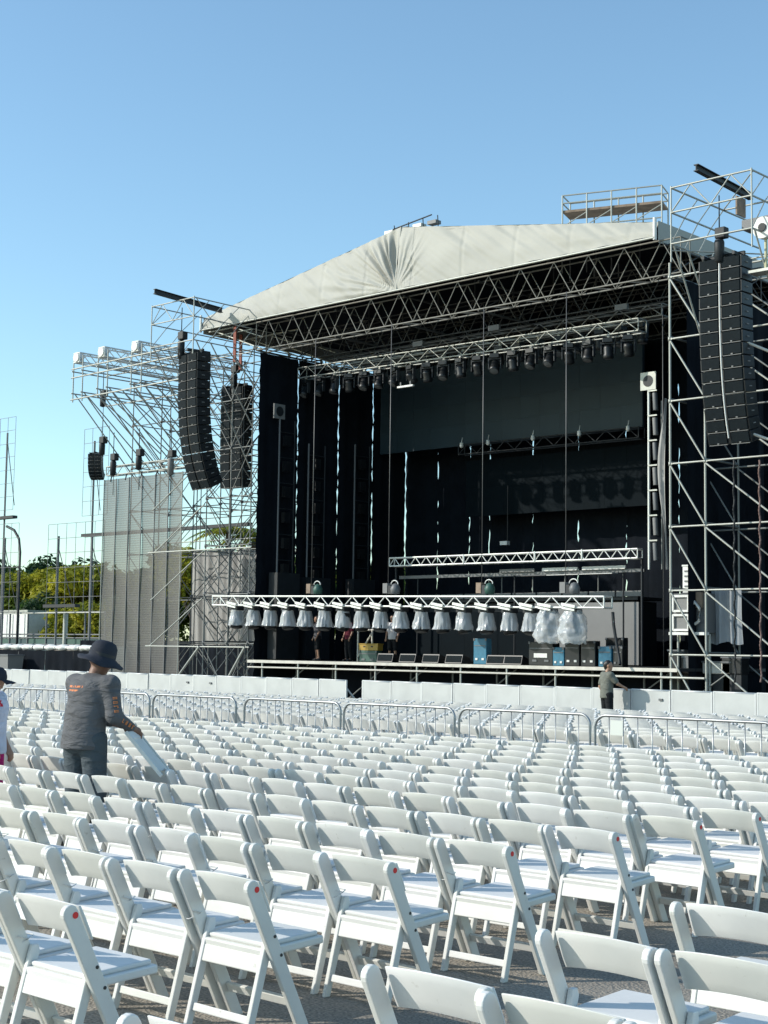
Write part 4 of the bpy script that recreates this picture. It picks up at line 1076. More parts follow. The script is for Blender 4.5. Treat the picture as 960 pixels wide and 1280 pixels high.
    grid('lattice_mast', 'low wide wire lattice standing in front of the trees', 61, 131, 656, 765, 57, (72, 114), (56, 96, 757))
    grid('lattice_mast', 'low wire lattice with a hooked pole by the site cabin', -30, 24, 658, 765, 57, (5,), None)
    x, z = on_y(22, 690, 57)
    pts = [(0, 0, 0), (0, 0, z), (-0.2, 0, z+0.9), (-0.8, 0, z+1.5), (-1.7, 0, z+1.8)]
    o = MB().path(pts, 0.09, 6).build('hooked_pole', BLACK, None, (x, 57.2, 0)); tag(o, 'black hooked pole bending over beside the far lattice', 'pole')
backdrop_left()

def trees():
    def leafmat(name, c1, c2):
        m = bpy.data.materials.new(name); m.use_nodes = True; t = m.node_tree; b = t.nodes['Principled BSDF']
        b.inputs['Roughness'].default_value = 0.6; b.inputs['Specular IOR Level'].default_value = 0.25
        at = t.nodes.new('ShaderNodeTexCoord'); n = t.nodes.new('ShaderNodeTexNoise'); n.inputs['Scale'].default_value = 0.55; n.inputs['Detail'].default_value = 6
        t.links.new(at.outputs['Object'], n.inputs['Vector'])
        rp = t.nodes.new('ShaderNodeValToRGB'); rp.color_ramp.elements[0].position = 0.38; rp.color_ramp.elements[1].position = 0.62
        rp.color_ramp.elements[0].color = (*c1, 1); rp.color_ramp.elements[1].color = (*c2, 1)
        t.links.new(n.outputs[0], rp.inputs[0]); t.links.new(rp.outputs[0], b.inputs['Base Color'])
        tr = t.nodes.new('ShaderNodeBsdfTranslucent'); t.links.new(rp.outputs[0], tr.inputs[0])
        mx = t.nodes.new('ShaderNodeMixShader'); mx.inputs[0].default_value = 0.48
        t.links.new(b.outputs[0], mx.inputs[1]); t.links.new(tr.outputs[0], mx.inputs[2]); t.links.new(mx.outputs[0], t.nodes['Material Output'].inputs[0])
        return m
    LM = [leafmat('leaf_yellow_green', (0.17, 0.2, 0.018), (0.42, 0.39, 0.032)), leafmat('leaf_mid_green', (0.05, 0.09, 0.015), (0.15, 0.2, 0.025)), leafmat('leaf_dark_green', (0.015, 0.04, 0.015), (0.045, 0.09, 0.02))]
    BARK = mat('tree_bark', (0.1, 0.075, 0.055), 0.9, noise=0.3, nscale=4)
    def crown(seed, m, rx, rz, n=5200):
        g = np.random.default_rng(seed)
        nc = 34
        d = g.normal(size=(nc, 3)); d /= np.linalg.norm(d, axis=1)[:, None]
        cen = d*g.uniform(0.35, 1.0, (nc, 1))**0.6*np.array([rx, rx, rz])*0.8
        rad = g.uniform(0.16, 0.32, nc)*rx
        k = g.integers(0, nc, n); e = g.normal(size=(n, 3)); e /= np.linalg.norm(e, axis=1)[:, None]
        p = cen[k]+e*(rad[k]*g.uniform(0.5, 1.0, n)**0.5)[:, None]*np.array([1.1, 1.1, 0.75])
        s = g.uniform(0.13, 0.3, n)[:, None]
        nr = e+g.normal(size=(n, 3))*0.6+np.array([0, 0, 0.5]); nr /= np.linalg.norm(nr, axis=1)[:, None]
        a = np.cross(nr, g.normal(size=(n, 3))); a /= np.linalg.norm(a, axis=1)[:, None]; b = np.cross(nr, a)
        v = np.stack([p-a*s*1.2, p-b*s*0.55, p+a*s*1.2, p+b*s*0.55], 1).reshape(-1, 3)
        f = np.arange(4*n).reshape(-1, 4)
        me = bpy.data.meshes.new('crown'); me.from_pydata(v.tolist(), [], f.tolist()); me.materials.append(m)
        return me, cen
    kinds = {}
    for kk, (m, rx, rz) in enumerate(((LM[0], 4.6, 2.8), (LM[1], 4.8, 3.2), (LM[2], 4.6, 3.0))):
        kinds[kk] = crown(100+kk, m, rx, rz)
    def tree(px, py_top, Y, kk, lab, grp, s=1.0):
        x, zt = on_y(px, py_top, Y)
        rz = (2.8, 3.2, 3.0)[kk]*s
        zc = max(zt-rz*1.05, rz*0.7)
        t = thing('tree', lab, 'tree', (x, Y, 0), 0, grp)
        mb = MB(); me, cen = kinds[kk]
        rng = random.Random(int(px*7+Y))
        mb.tube((0, 0, -0.2), (0.1, 0, zc*0.55), 0.28*s, 9, 0.2*s, False)
        for i in rng.sample(range(len(cen)), 9):
            c = cen[i]*s; mb.tube((0.1, 0, zc*0.5), (c[0]*0.8, c[1]*0.8, zc+c[2]*0.8), 0.13*s, 6, 0.03, False)
        mb.build('trunk', BARK, t)
        c = inst('crown', me, t, (0, 0, zc), (0, 0, rng.uniform(0, 6))); c.scale = (s, s, s*rng.uniform(0.92, 1.08))
    Ls = ['bright yellow green tree at the far edge of the ground', 'mid green leafy tree in the far row behind the scaffolds', 'dark green dense tree in the far row behind the yellow ones']
    Gs = ['yellow green trees', 'mid green trees', 'dark green trees']
    spec = [(-45, 690, 72, 1, 1.1), (8, 693, 76, 2, 1.2), (45, 690, 84, 2, 1.2), (40, 708, 70, 0, 1.0), (78, 700, 72, 0, 1.0), (112, 702, 70, 0, 1.05), (150, 700, 74, 0, 1.1), (195, 692, 80, 1, 1.2),
            (95, 752, 64, 0, 0.62), (128, 748, 63, 0, 0.6), (15, 722, 68, 1, 0.9), (62, 738, 66, 2, 0.75), (245, 672, 74, 0, 1.0), (300, 676, 76, 1, 1.0), (345, 680, 82, 1, 1.2), (405, 690, 84, 2, 1.2), (480, 692, 86, 1, 1.2), (100, 690, 88, 2, 1.25), (155, 735, 65, 1, 0.7)]
    for px, py, Y, kk, s in spec: tree(px, py, Y, kk, Ls[kk], Gs[kk], s)
    # palm by the tower
    def palm(px, py, Y, lab):
        x, zt = on_y(px, py, Y)
        t = thing('palm_tree', lab, 'palm', (x, Y, 0)); n = 16
        MB().tube((0, 0, -0.1), (0.2, 0, zt-0.4), 0.22, 9, 0.15, False).build('trunk', BARK, t)
        for k in range(n):
            a = 2*math.pi*k/n+random.uniform(-0.2, 0.2); up = random.uniform(0.2, 1.2); mb = MB(); L = random.uniform(2.0, 2.8)
            prev = None; dirv = Vector((math.cos(a), math.sin(a), 0)); sd = Vector((-math.sin(a), math.cos(a), 0))
            for j in range(14):
                q = j/13; p = Vector((0.2, 0, zt-0.4))+dirv*(L*q)+Vector((0, 0, up*L*0.5*q-1.3*L*0.4*q*q))
                if prev is not None:
                    for s_ in (-1, 1):
                        tip = p+sd*s_*(0.62*math.sin(math.pi*min(1, 0.15+q*0.85)))+Vector((0, 0, -0.28))+dirv*0.25
                        mb.add([prev, p, tip], [(0, 1, 2)])
                prev = p
            mb.build('frond', LM[0] if k % 2 else LM[1], t)
    palm(283, 655, 58, 'palm tree with feathery fronds behind the scaffold tower'); palm(315, 662, 60, 'second palm close to the black wing drape')
trees()

# ================================================================== CHAIRS
CW = 0.55          # outer width
def chair_meshes():
    M = {}
    zt, yb = 0.784, 0.37
    def post_y(z): return yb*(1-z/zt)
    # stile: a flat board from the rounded top at the back down to the front foot
    d = Vector((0, yb, -zt)).normalized(); nrm = Vector((0, d.z, -d.y))  # across the board, pointing backward-down
    wd = 0.04
    top = Vector((0, 0.0, zt-wd)); bot = Vector((0, yb, 0.0))
    prof = []
    for k in range(9):
        a = math.pi*k/8
        p = top - d*(wd*math.sin(a)) + nrm*(wd*math.cos(a)); prof.append((p.y, p.z))
    kf = 0.0
    prof += [(bot.y-0.034/abs(d.z), 0), (bot.y+0.034/abs(d.z), 0)]
    n = len(prof); th = 0.032
    # profile runs back edge -> over the top -> front edge, then foot; order for a closed loop
    P = prof[:9]+[(bot.y+(wd if P_ else wd), 0) for P_ in ()]
    back0, front0 = prof[0], prof[8]
    feet = sorted([prof[9], prof[10]], key=lambda p: p[0])
    loop = prof[:9]+([feet[0], feet[1]] if front0[0] < back0[0] else [feet[1], feet[0]])
    n = len(loop)
    mb = MB().add([(-th/2, y, z) for y, z in loop]+[(th/2, y, z) for y, z in loop], [tuple(range(n)), tuple(reversed(range(n, 2*n)))]+[(i, n+i, n+(i+1) % n, (i+1) % n) for i in range(n)])
    M['stile'] = bevelled(mb, 'stile', RESIN, 0.006, 2)
    # curved back panel, arched top and bottom edge, bowed backwards
    nx, nz = 16, 4; half = CW/2-th+0.004; vs = []
    for side in (0, 1):
        for j in range(nz+1):
            for i in range(nx+1):
                s = -1+2*i/nx; arch = 0.022*(1-s*s)
                z = 0.614+(0.770-0.614)*j/nz + arch*(0.75 if j > nz/2 else 1.0)
                y = post_y(z)+0.05-0.03*(1-s*s)+(0.018 if side else 0)
                if j in (0, nz): y += 0.003*(1 if side == 0 else -1)
                vs.append((half*s, y, z))
    m = (nx+1)*(nz+1); q = lambda o, j, i: o+j*(nx+1)+i
    fs = []
    for j in range(nz):
        for i in range(nx):
            fs.append((q(0, j, i), q(0, j, i+1), q(0, j+1, i+1), q(0, j+1, i)))
            fs.append((q(m, j, i), q(m, j+1, i), q(m, j+1, i+1), q(m, j, i+1)))
    for i in range(nx):
        fs.append((q(0, nz, i), q(0, nz, i+1), q(m, nz, i+1), q(m, nz, i))); fs.append((q(0, 0, i+1), q(0, 0, i), q(m, 0, i), q(m, 0, i+1)))
    for j in range(nz):
        fs.append((q(0, j+1, 0), q(m, j+1, 0), q(m, j, 0), q(0, j, 0))); fs.append((q(0, j, nx), q(m, j, nx), q(m, j+1, nx), q(0, j+1, nx)))
    M['back_panel'] = bevelled(MB().add(vs, fs, True), 'back_panel', RESIN, 0.004, 2, True)
    # rear leg
    rx = 0.028
    a, b = Vector((0, 0.155, 0.52)), Vector((0, 0.015, 0.0)); dl = (b-a).normalized()
    rot = (b-a).to_track_quat('Z', 'Y').to_matrix()
    mb = MB().box((a+b)/2, (0.05, rx*1.25, (b-a).length), None)
    mb = MB(); w2 = 0.026
    loop = [(a.y-w2*0.6, a.z+0.012), (a.y+w2*0.6, a.z+0.012), (a.y+w2, a.z-0.02), (b.y+w2*0.8, 0), (b.y-w2*0.8, 0), (a.y-w2, a.z-0.02)]
    n = len(loop)
    mb.add([(-rx/2, y, z) for y, z in loop]+[(rx/2, y, z) for y, z in loop], [tuple(range(n)), tuple(reversed(range(n, 2*n)))]+[(i, n+i, n+(i+1) % n, (i+1) % n) for i in range(n)])
    M['rear_leg'] = bevelled(mb, 'rear_leg', RESIN, 0.005, 2)
    sw = CW/2-th-0.03
    # seat frame and pad, tilted a little towards the back
    rt = Euler((R(3), 0, 0)).to_matrix()
    M['seat_frame'] = bevelled(MB().box((0, 0.315, 0.425), (2*sw+0.045, 0.41, 0.042), rt), 'seat_frame', RESIN, 0.01, 2)
    M['seat_pad'] = bevelled(MB().box((0, 0.315, 0.458), (2*sw-0.0, 0.37, 0.026), rt), 'seat_pad', PAD, 0.011, 3)
    M['rear_rail'] = bevelled(MB().box((0, 0.108, 0.36), (2*sw-0.0, 0.022, 0.085), Euler((R(-15), 0, 0)).to_matrix()), 'rear_rail', RESIN, 0.005, 2)
    M['front_rail'] = bevelled(MB().box((0, yb-0.075, 0.16), (CW-2*th, 0.022, 0.05), Euler((R(25), 0, 0)).to_matrix()), 'front_rail', RESIN, 0.005, 2)
    M['lower_rail'] = bevelled(MB().box((0, 0.045, 0.1), (2*sw, 0.02, 0.04), Euler((R(-15), 0, 0)).to_matrix()), 'lower_rail', RESIN, 0.005, 2)
    bt = MB()
    for z in (0.5, 0.405):
        y = post_y(z)+0.012
        bt.tube((-0.002, y, z), (th/2+0.003, y, z), 0.0085, 8).tube((0.002, y, z), (-th/2-0.003, y, z), 0.0085, 8)
    M['bolt'] = bt.mesh('bolt', BOLT)
    M['sticker'] = MB().tube((th/2+0.0005, 0.022, 0.738), (th/2+0.002, 0.022, 0.738), 0.015, 14).mesh('sticker', RED)
    yz = post_y(0.55)
    M['zip_tie'] = MB().path([(CW/2+0.008+0.046*math.cos(a), yz+0.05*math.sin(a)+0.012, 0.55+0.02*math.sin(a)+0.006*math.cos(2*a)) for a in [2*math.pi*k/14 for k in range(15)]]+[(CW/2+0.06, yz-0.05, 0.575)], 0.003, 5).mesh('zip_tie', PAD)
    M['th'] = th; M['sw'] = sw
    return M
CM = chair_meshes()
def put_chair(x, y, label, group, detail=2, red=False, rng=random, tie=False):
    t = thing('folding_chair', label, 'chair', (x+rng.uniform(-0.004, 0.004), y+rng.uniform(-0.03, 0.03), 0), R(rng.uniform(-1.3, 1.3)), group)
    th = CM['th']
    inst('back_panel', CM['back_panel'], t)
    for s in (-1, 1):
        st = inst('stile', CM['stile'], t, (s*(CW/2-th/2), 0, 0))
        if detail > 1: inst('bolt', CM['bolt'], st)
        if red and s == 1: inst('sticker', CM['sticker'], st)
        inst('rear_leg', CM['rear_leg'], t, (s*(CM['sw']+0.012), 0, 0))
    inst('seat_frame', CM['seat_frame'], t); inst('seat_pad', CM['seat_pad'], t)
    inst('rear_rail', CM['rear_rail'], t); inst('front_rail', CM['front_rail'], t)
    if detail > 1: inst('lower_rail', CM['lower_rail'], t)
    if tie: inst('zip_tie', CM['zip_tie'], t)
ROWS = [1.95, 2.98, 4.05, 5.07, 6.08, 7.07, 8.14, 9.15, 9.95, 10.68, 11.46, 12.3, 13.15, 13.95, 14.75, 15.55]
PITCH_X = 0.566
def in_view(x, y, z=0.5, m=60):
    for ax in (-0.28, 0.28):
        for ay in (-0.04, 0.52):
            for az in (0.0, 0.45, 0.8):
                p = Vector((x+ax, y+ay, az-CAM_H)); dd = p.dot(FW)
                if dd < 0.4: continue
                px = 480+FPX*p.dot(RT)/dd; py = 640-FPX*p.dot(UP)/dd
                if -8 < px < 968 and py < 1288: return True
    return False
WORKER = (on_y(107, 900, 8.66)[0], 8.66)
def chairs():
    rng = random.Random(21); n = 0; far = []
    ORD = ['first', 'second', 'third', 'fourth', 'fifth', 'sixth', 'seventh', 'eighth', 'ninth', 'tenth', 'eleventh', 'twelfth', 'thirteenth', 'fourteenth', 'fifteenth', 'sixteenth']
    for ri, y in enumerate(ROWS):
        k = 0; L0 = 'white folding chair in the %s row back from the steel crowd barriers' % ORD[len(ROWS)-1-ri]
        dx = rng.uniform(-0.03, 0.03)
        while True:
            x = -5.57-CW/2-k*PITCH_X+(0 if k == 0 else dx)
            if x < -26: break
            k += 1
            if not in_view(x, y): continue
            red = (k == 1 and y > 4)
            put_chair(x, y, ('white folding chair with a red dot sticker, ending the %s row back from the barriers' % ORD[len(ROWS)-1-ri]) if red else L0, 'chairs with red stickers' if red else 'chairs before the barriers', 2 if y < 9 else 1, red, rng, y < 8 and k > 1)
            n += 1
        for k in range(12):
            x = -3.84+CW/2+k*PITCH_X
            if y < 1.0 or not in_view(x, y): continue
            put_chair(x, y, 'white folding chair across the bare aisle, level with the %s row from the barriers' % ORD[len(ROWS)-1-ri], 'chairs across the aisle', 2, False, rng); n += 1
    # behind the barriers
    y = 18.35; rest = []
    while y < 26.7:
        x = -8.0+rng.uniform(-0.03, 0.03)
        while x > -50:
            if in_view(x, y): rest.append((x, y))
            x -= PITCH_X
        y += 0.8
    rest.sort(key=lambda p: Vector((p[0], p[1])).length)
    print('chairs individually before barriers', n, 'behind', len(rest))
    m = max(0, 300-n)
    for x, y in rest[:m]:
        put_chair(x, y, 'white folding chair between the steel crowd barriers and the white barricade', 'chairs behind the barriers', 0, False, rng)
    # the remaining far chairs: one mass of real, simpler chairs
    base = MB()
    for s in (-1, 1):
        d = (Vector((0, 0.37, 0))-Vector((0, 0, 0.78)))
        base.box((s*(CW/2-0.016), 0.185, 0.39), (0.032, 0.066, 0.86), d.to_track_quat('Z', 'Y').to_matrix() @ Matrix.Rotation(0, 3, 'Z'))
        base.tube((s*(CM['sw']+0.012), 0.155, 0.52), (s*(CM['sw']+0.012), 0.015, 0), 0.018, 4)
    me = CM['back_panel']
    nx = 6; vs = []
    for sd in (0, 1):
        for j in range(2):
            for i in range(nx+1):
                s = -1+2*i/nx; z = 0.614+0.156*j+0.018*(1-s*s); vs.append(((CW/2-0.03)*s, 0.37*(1-z/0.79)+0.012-0.05*(1-s*s)+0.018*sd, z))
    k_ = nx+1; fs = []
    for i in range(nx):
        fs += [(i, i+1, k_+i+1, k_+i), (2*k_+i, 3*k_+i, 3*k_+i+1, 2*k_+i+1), (k_+i, k_+i+1, 3*k_+i+1, 3*k_+i), (i+1, i, 2*k_+i, 2*k_+i+1)]
    base.add(vs, fs, True)
    base.box((0, 0.315, 0.44), (2*CM['sw']+0.04, 0.4, 0.06)).box((0, 0.108, 0.36), (2*CM['sw'], 0.022, 0.085)).box((0, 0.3, 0.16), (CW-0.06, 0.022, 0.05))
    bv = np.array(base.v); nb = len(bv); V = []; FA = []
    for i, (x, y) in enumerate(rest[m:]):
        a = R(rng.uniform(-1.5, 1.5)); c, s = math.cos(a), math.sin(a)
        q = bv.copy(); q[:, 0] = bv[:, 0]*c-bv[:, 1]*s+x+rng.uniform(-0.01, 0.01); q[:, 1] = bv[:, 0]*s+bv[:, 1]*c+y+rng.uniform(-0.03, 0.03)
        V.append(q); FA += [tuple(j+i*nb for j in f) for f in base.f]
    me = bpy.data.meshes.new('far_chairs'); me.from_pydata(np.concatenate(V).tolist(), [], FA); me.materials.append(RESIN)
    o = bpy.data.objects.new('distant_chairs', me); link(o); tag(o, 'mass of white folding chairs filling the ground up to the white barricade', 'chairs', None, 'stuff')
chairs()

# ================================================================== PEOPLE
def sdf_mesh(name, material, prims, res, k=0.03, zclip=None):
    """smooth union of tapered capsules (a, b, ra, rb) -> one continuous surface (surface nets)"""
    A = np.array([p[0] for p in prims], float); B = np.array([p[1] for p in prims], float)
    ra = np.array([p[2] for p in prims]); rb = np.array([p[3] for p in prims])
    sq = [p[4] if len(p) > 4 else (1, 1, 1) for p in prims]
    rm = np.maximum(ra, rb)[:, None]*1.6+0.05
    lo = np.minimum(A-rm, B-rm).min(0); hi = np.maximum(A+rm, B+rm).max(0)
    nn = np.ceil((hi-lo)/res).astype(int)+1
    ax = [lo[i]+res*np.arange(nn[i]) for i in range(3)]
    D = np.full(nn, 1e3, np.float32)
    for i in range(len(prims)):
        s = np.array(sq[i]); pad = max(ra[i], rb[i])*1.7+4*k
        i0 = np.maximum(((np.minimum(A[i], B[i])-pad-lo)/res).astype(int), 0); i1 = np.minimum(((np.maximum(A[i], B[i])+pad-lo)/res).astype(int)+1, nn)
        g = np.stack(np.meshgrid(*[ax[c][i0[c]:i1[c]] for c in range(3)], indexing='ij'), -1)
        c0 = A[i]; ab = (B[i]-A[i])/s; pa = (g-c0)/s
        L2 = max((ab*ab).sum(), 1e-9); h = np.clip((pa@ab)/L2, 0, 1)
        d = np.linalg.norm(pa-h[..., None]*ab, axis=-1)-(ra[i]+(rb[i]-ra[i])*h)
        sub = D[i0[0]:i1[0], i0[1]:i1[1], i0[2]:i1[2]]
        hh = np.clip(0.5+0.5*(sub-d)/k, 0, 1)
        D[i0[0]:i1[0], i0[1]:i1[1], i0[2]:i1[2]] = np.where(sub > 900, d, sub*(1-hh)+d*hh-k*hh*(1-hh))
    if zclip is not None: D = np.maximum(D, (zclip-ax[2])[None, None, :].astype(np.float32))
    S = D < 0
    c = [S[a:nn[0]-1+a, b:nn[1]-1+b, e:nn[2]-1+e] for a in (0, 1) for b in (0, 1) for e in (0, 1)]
    cnt = sum(x.astype(int) for x in c); act = (cnt > 0) & (cnt < 8)
    idx = -np.ones(act.shape, int); cells = np.argwhere(act); idx[act] = np.arange(len(cells))
    acc = np.zeros((len(cells), 3)); num = np.zeros(len(cells))
    cor = [(a, b, e) for a in (0, 1) for b in (0, 1) for e in (0, 1)]
    for p in range(8):
        for q in range(p+1, 8):
            if sum(abs(cor[p][j]-cor[q][j]) for j in range(3)) != 1: continue
            da = D[tuple((cells+cor[p]).T)]; db = D[tuple((cells+cor[q]).T)]
            mk = (da < 0) != (db < 0); t = np.where(mk, da/np.where(mk, da-db, 1), 0)
            pt = np.array(cor[p])+t[:, None]*(np.array(cor[q])-np.array(cor[p]))
            acc += pt*mk[:, None]; num += mk
    V = lo+res*(cells+acc/num[:, None])
    F_ = []
    for axi in range(3):
        o1, o2 = [(1, 2), (2, 0), (0, 1)][axi]
        sh = [slice(1, None)]*3
        e = np.zeros(3, int); e[axi] = 1
        n0 = [x-1 for x in nn]
        g = np.argwhere(np.ones((1,)))  # placeholder keeps shapes simple
        P0 = np.argwhere(S != np.roll(S, -1, axi)); P0 = P0[P0[:, axi] < nn[axi]-1]
        ok = (P0[:, o1] > 0) & (P0[:, o2] > 0) & (P0[:, o1] < nn[o1]-1) & (P0[:, o2] < nn[o2]-1); P0 = P0[ok]
        u1 = np.zeros(3, int); u1[o1] = 1; u2 = np.zeros(3, int); u2[o2] = 1
        quad = np.stack([idx[tuple((P0-u1-u2).T)], idx[tuple((P0-u2).T)], idx[tuple(P0.T)], idx[tuple((P0-u1).T)]], 1)
        flip = ~S[tuple(P0.T)]
        quad[flip] = quad[flip][:, ::-1]
        F_.append(quad)
    F_ = np.concatenate(F_); F_ = F_[(F_ >= 0).all(1)]
    me = bpy.data.meshes.new(name); me.from_pydata(V.tolist(), [], F_.tolist()); me.materials.append(material)
    me.polygons.foreach_set('use_smooth', [True]*len(F_)); me.update()
    return me
def cloth_mat(name, col, rough=0.85, wr=0.6, scale=7):
    m = mat(name, col, rough, noise=0.15, nscale=9, spec=0.2)
    t = m.node_tree; b = t.nodes['Principled BSDF']; tc = t.nodes.new('ShaderNodeTexCoord')
    mp = t.nodes.new('ShaderNodeMapping'); mp.inputs['Scale'].default_value = (1, 1, 2.4); mp.inputs['Rotation'].default_value = (0.3, 0.5, 0)
    n = t.nodes.new('ShaderNodeTexNoise'); n.inputs['Scale'].default_value = scale; n.inputs['Detail'].default_value = 3; n.inputs['Distortion'].default_value = 0.6
    bp = t.nodes.new('ShaderNodeBump'); bp.inputs['Strength'].default_value = wr; bp.inputs['Distance'].default_value = 0.05
    t.links.new(tc.outputs['Object'], mp.inputs[0]); t.links.new(mp.outputs[0], n.inputs['Vector']); t.links.new(n.outputs[0], bp.inputs['Height']); t.links.new(bp.outputs[0], b.inputs['Normal'])
    return m
def person(label, loc, rz, S, pose, mats, res=0.012, hat=None, shorts=False, long_sleeve=False, group=None):
    """local frame: x right, y forward, z up; pose gives joints in metres for a 1.75 m figure"""
    J = dict(hipL=(-0.1, 0, 0.93), hipR=(0.1, 0, 0.93), kneeL=(-0.11, 0.02, 0.5), kneeR=(0.11, 0.03, 0.5), ankL=(-0.12, -0.03, 0.09), ankR=(0.12, -0.02, 0.09),
             pel=(0, 0, 0.98), waist=(0, 0.0, 1.12), chest=(0, 0.02, 1.32), neck=(0, 0.02, 1.47), head=(0, 0.05, 1.63),
             shL=(-0.185, 0.01, 1.41), shR=(0.185, 0.01, 1.41), elL=(-0.24, 0.0, 1.13), elR=(0.24, 0.0, 1.13), wrL=(-0.23, 0.12, 0.9), wrR=(0.23, 0.12, 0.9), look=(0, 1, 0))
    J.update(pose); J = {k: Vector(v) for k, v in J.items()}
    t = thing('person', label, 'person', loc, rz, group); t.scale = (S, S, S)
    lk = J['look'].normalized(); rgt = lk.cross(Vector((0, 0, 1))).normalized(); hd = J['head']; upv = rgt.cross(lk)
    body = [(J['pel'], J['waist'], 0.12, 0.115, (1.25, 0.85, 1)), (J['waist'], J['chest'], 0.115, 0.125, (1.3, 0.88, 1)), (J['neck'], hd-upv*0.04, 0.055, 0.052),
            (hd+upv*0.03, hd+upv*0.03-lk*0.02, 0.092, 0.088), (hd-upv*0.07+lk*0.03, hd+lk*0.02, 0.06, 0.075),
            (hd+lk*0.095-upv*0.02, hd+lk*0.085+upv*0.02, 0.014, 0.009),
            (hd+rgt*0.09, hd+rgt*0.092-upv*0.03, 0.014, 0.01), (hd-rgt*0.09, hd-rgt*0.092-upv*0.03, 0.014, 0.01)]
    for s in 'LR':
        sg = -1 if s == 'L' else 1
        body += [(J['chest']+Vector((0, 0, 0.06)), J['sh'+s], 0.08, 0.06), (J['sh'+s], J['el'+s], 0.052, 0.04), (J['el'+s], J['wr'+s], 0.041, 0.027)]
        body += [(J['hip'+s], J['knee'+s], 0.085, 0.055), (J['knee'+s], J['ank'+s], 0.055, 0.037), (J['ank'+s], J['ank'+s]+Vector((0, 0.15, -0.045)), 0.04, 0.03)]
        d = (J['wr'+s]-J['el'+s]).normalized(); sd = d.cross(Vector((0, 0, 1))).normalized() if abs(d.z) < 0.95 else Vector((0, 1, 0))
        bend = d.cross(sd)*(1 if d.cross(sd).z < 0 else -1)
        w0 = J['wr'+s]; palm = w0+d*0.075
        body.append((w0, palm, 0.028, 0.034, (1, 1, 1)))
        for f, off in enumerate((-0.028, -0.009, 0.01, 0.027)):
            L = (0.062, 0.07, 0.066, 0.052)[f]; a = palm+sd*off; b = a+d*L*0.6+bend*0.012; c = b+d*L*0.3+bend*0.035
            body += [(a, b, 0.0095, 0.009), (b, c, 0.009, 0.0075)]
        a = w0+d*0.03+sd*0.03*(-sg); body += [(a, a+d*0.045+sd*0.028*(-sg), 0.012, 0.0095)]
    inst('body', sdf_mesh('body', mats['skin'], body, res, 0.02), t)
    hemz = J['pel']-Vector((0, 0, 0.09))
    sh = [(hemz, J['waist'], 0.162, 0.148, (1.22, 0.98, 1)), (J['waist'], J['chest'], 0.148, 0.16, (1.25, 0.92, 1)), (J['chest'], J['neck']-Vector((0, 0, 0.05)), 0.14, 0.07, (1.2, 0.9, 1))]
    for s in 'LR':
        sh += [(J['chest']+Vector((0, 0, 0.06)), J['sh'+s], 0.1, 0.078)]
        if long_sleeve: sh += [(J['sh'+s], J['el'+s], 0.078, 0.062), (J['el'+s], J['wr'+s]-(J['wr'+s]-J['el'+s])*0.06, 0.062, 0.042)]
        else: sh += [(J['sh'+s], J['sh'+s]+(J['el'+s]-J['sh'+s])*0.7, 0.08, 0.072)]
    t_shirt = inst('shirt', sdf_mesh('shirt', mats['shirt'], sh, res, 0.035, J['pel'].z-0.13), t)
    tr = [(J['pel']-Vector((0, 0, 0.05)), J['pel']+Vector((0, 0, 0.06)), 0.135, 0.125, (1.25, 0.95, 1))]
    for s in 'LR':
        end = J['knee'+s]*0.9+J['ank'+s]*0.1 if shorts else J['ank'+s]
        tr += [(J['hip'+s], J['knee'+s], 0.112, 0.085)]+([] if shorts else [(J['knee'+s], J['ank'+s], 0.082, 0.066)])
    inst('trousers', sdf_mesh('trousers', mats['trousers'], tr, res, 0.03), t)
    for s in 'LR':
        a = J['ank'+s]; inst('shoe', sdf_mesh('shoe', mats['shoe'], [(a+Vector((0, -0.03, -0.03)), a+Vector((0, 0.03, -0.03)), 0.056, 0.055), (a+Vector((0, 0.02, -0.045)), a+Vector((0, 0.17, -0.05)), 0.047, 0.04)], 0.014, 0.02), t)
    if hat == 'wide':
        mb = MB(); n = 40; rows = []
        prof = [(0.0, 0.15), (0.05, 0.148), (0.09, 0.13), (0.112, 0.09), (0.118, 0.03), (0.12, 0.0), (0.14, -0.01), (0.175, -0.024), (0.205, -0.038), (0.202, -0.046), (0.17, -0.034), (0.125, -0.012)]
        vs = []
        for r, z in prof:
            for i in range(n):
                a = 2*math.pi*i/n
                br = max(0, (r-0.12)/0.115)
                dz = br*(0.025*math.sin(2*a+0.4)-0.075*max(0, math.cos(a-0.35))**2+0.01*math.sin(5*a))
                vs.append((r*math.cos(a)*(1-0.1*br*max(0, math.cos(a-0.35))), r*1.05*math.sin(a), z+dz))
        fs = [(k*n+i, k*n+(i+1) % n, (k+1)*n+(i+1) % n, (k+1)*n+i) for k in range(len(prof)-1) for i in range(n)]
        o = MB().add(vs, fs, True).build('hat', mats['hat'], t, hd+upv*0.035)
        MB().lathe([(0.1215, 0.004), (0.122, 0.032)], 40).build('hat_band', BLACK, o)
        o.rotation_euler = (R(-14), R(3), math.atan2(-lk.x, lk.y)*0.6); o.scale = (0.88, 0.9, 0.95)
    elif hat == 'cap':
        mb = MB().lathe([(0.0, 0.12), (0.05, 0.112), (0.09, 0.075), (0.104, 0.02), (0.104, -0.02)], 20)
        n = 9; vs = []
        for j in range(5):
            q = j/4
            for i in range(n):
                s = -1+2*i/(n-1); y = (0.08+0.11*q)*math.sqrt(max(0, 1-(s*0.8)**2))+0.02; vs.append((s*0.095, y, -0.012-0.02*q*q-0.025*s*s*q))
        k = len(mb.v); mb.add(vs, [(j*n+i, j*n+i+1, (j+1)*n+i+1, (j+1)*n+i) for j in range(4) for i in range(n-1)], True)
        o = mb.build('cap', mats['hat'], t, hd+upv*0.035); o.rotation_euler = (R(-4), 0, math.atan2(-lk.x, lk.y))
    else:
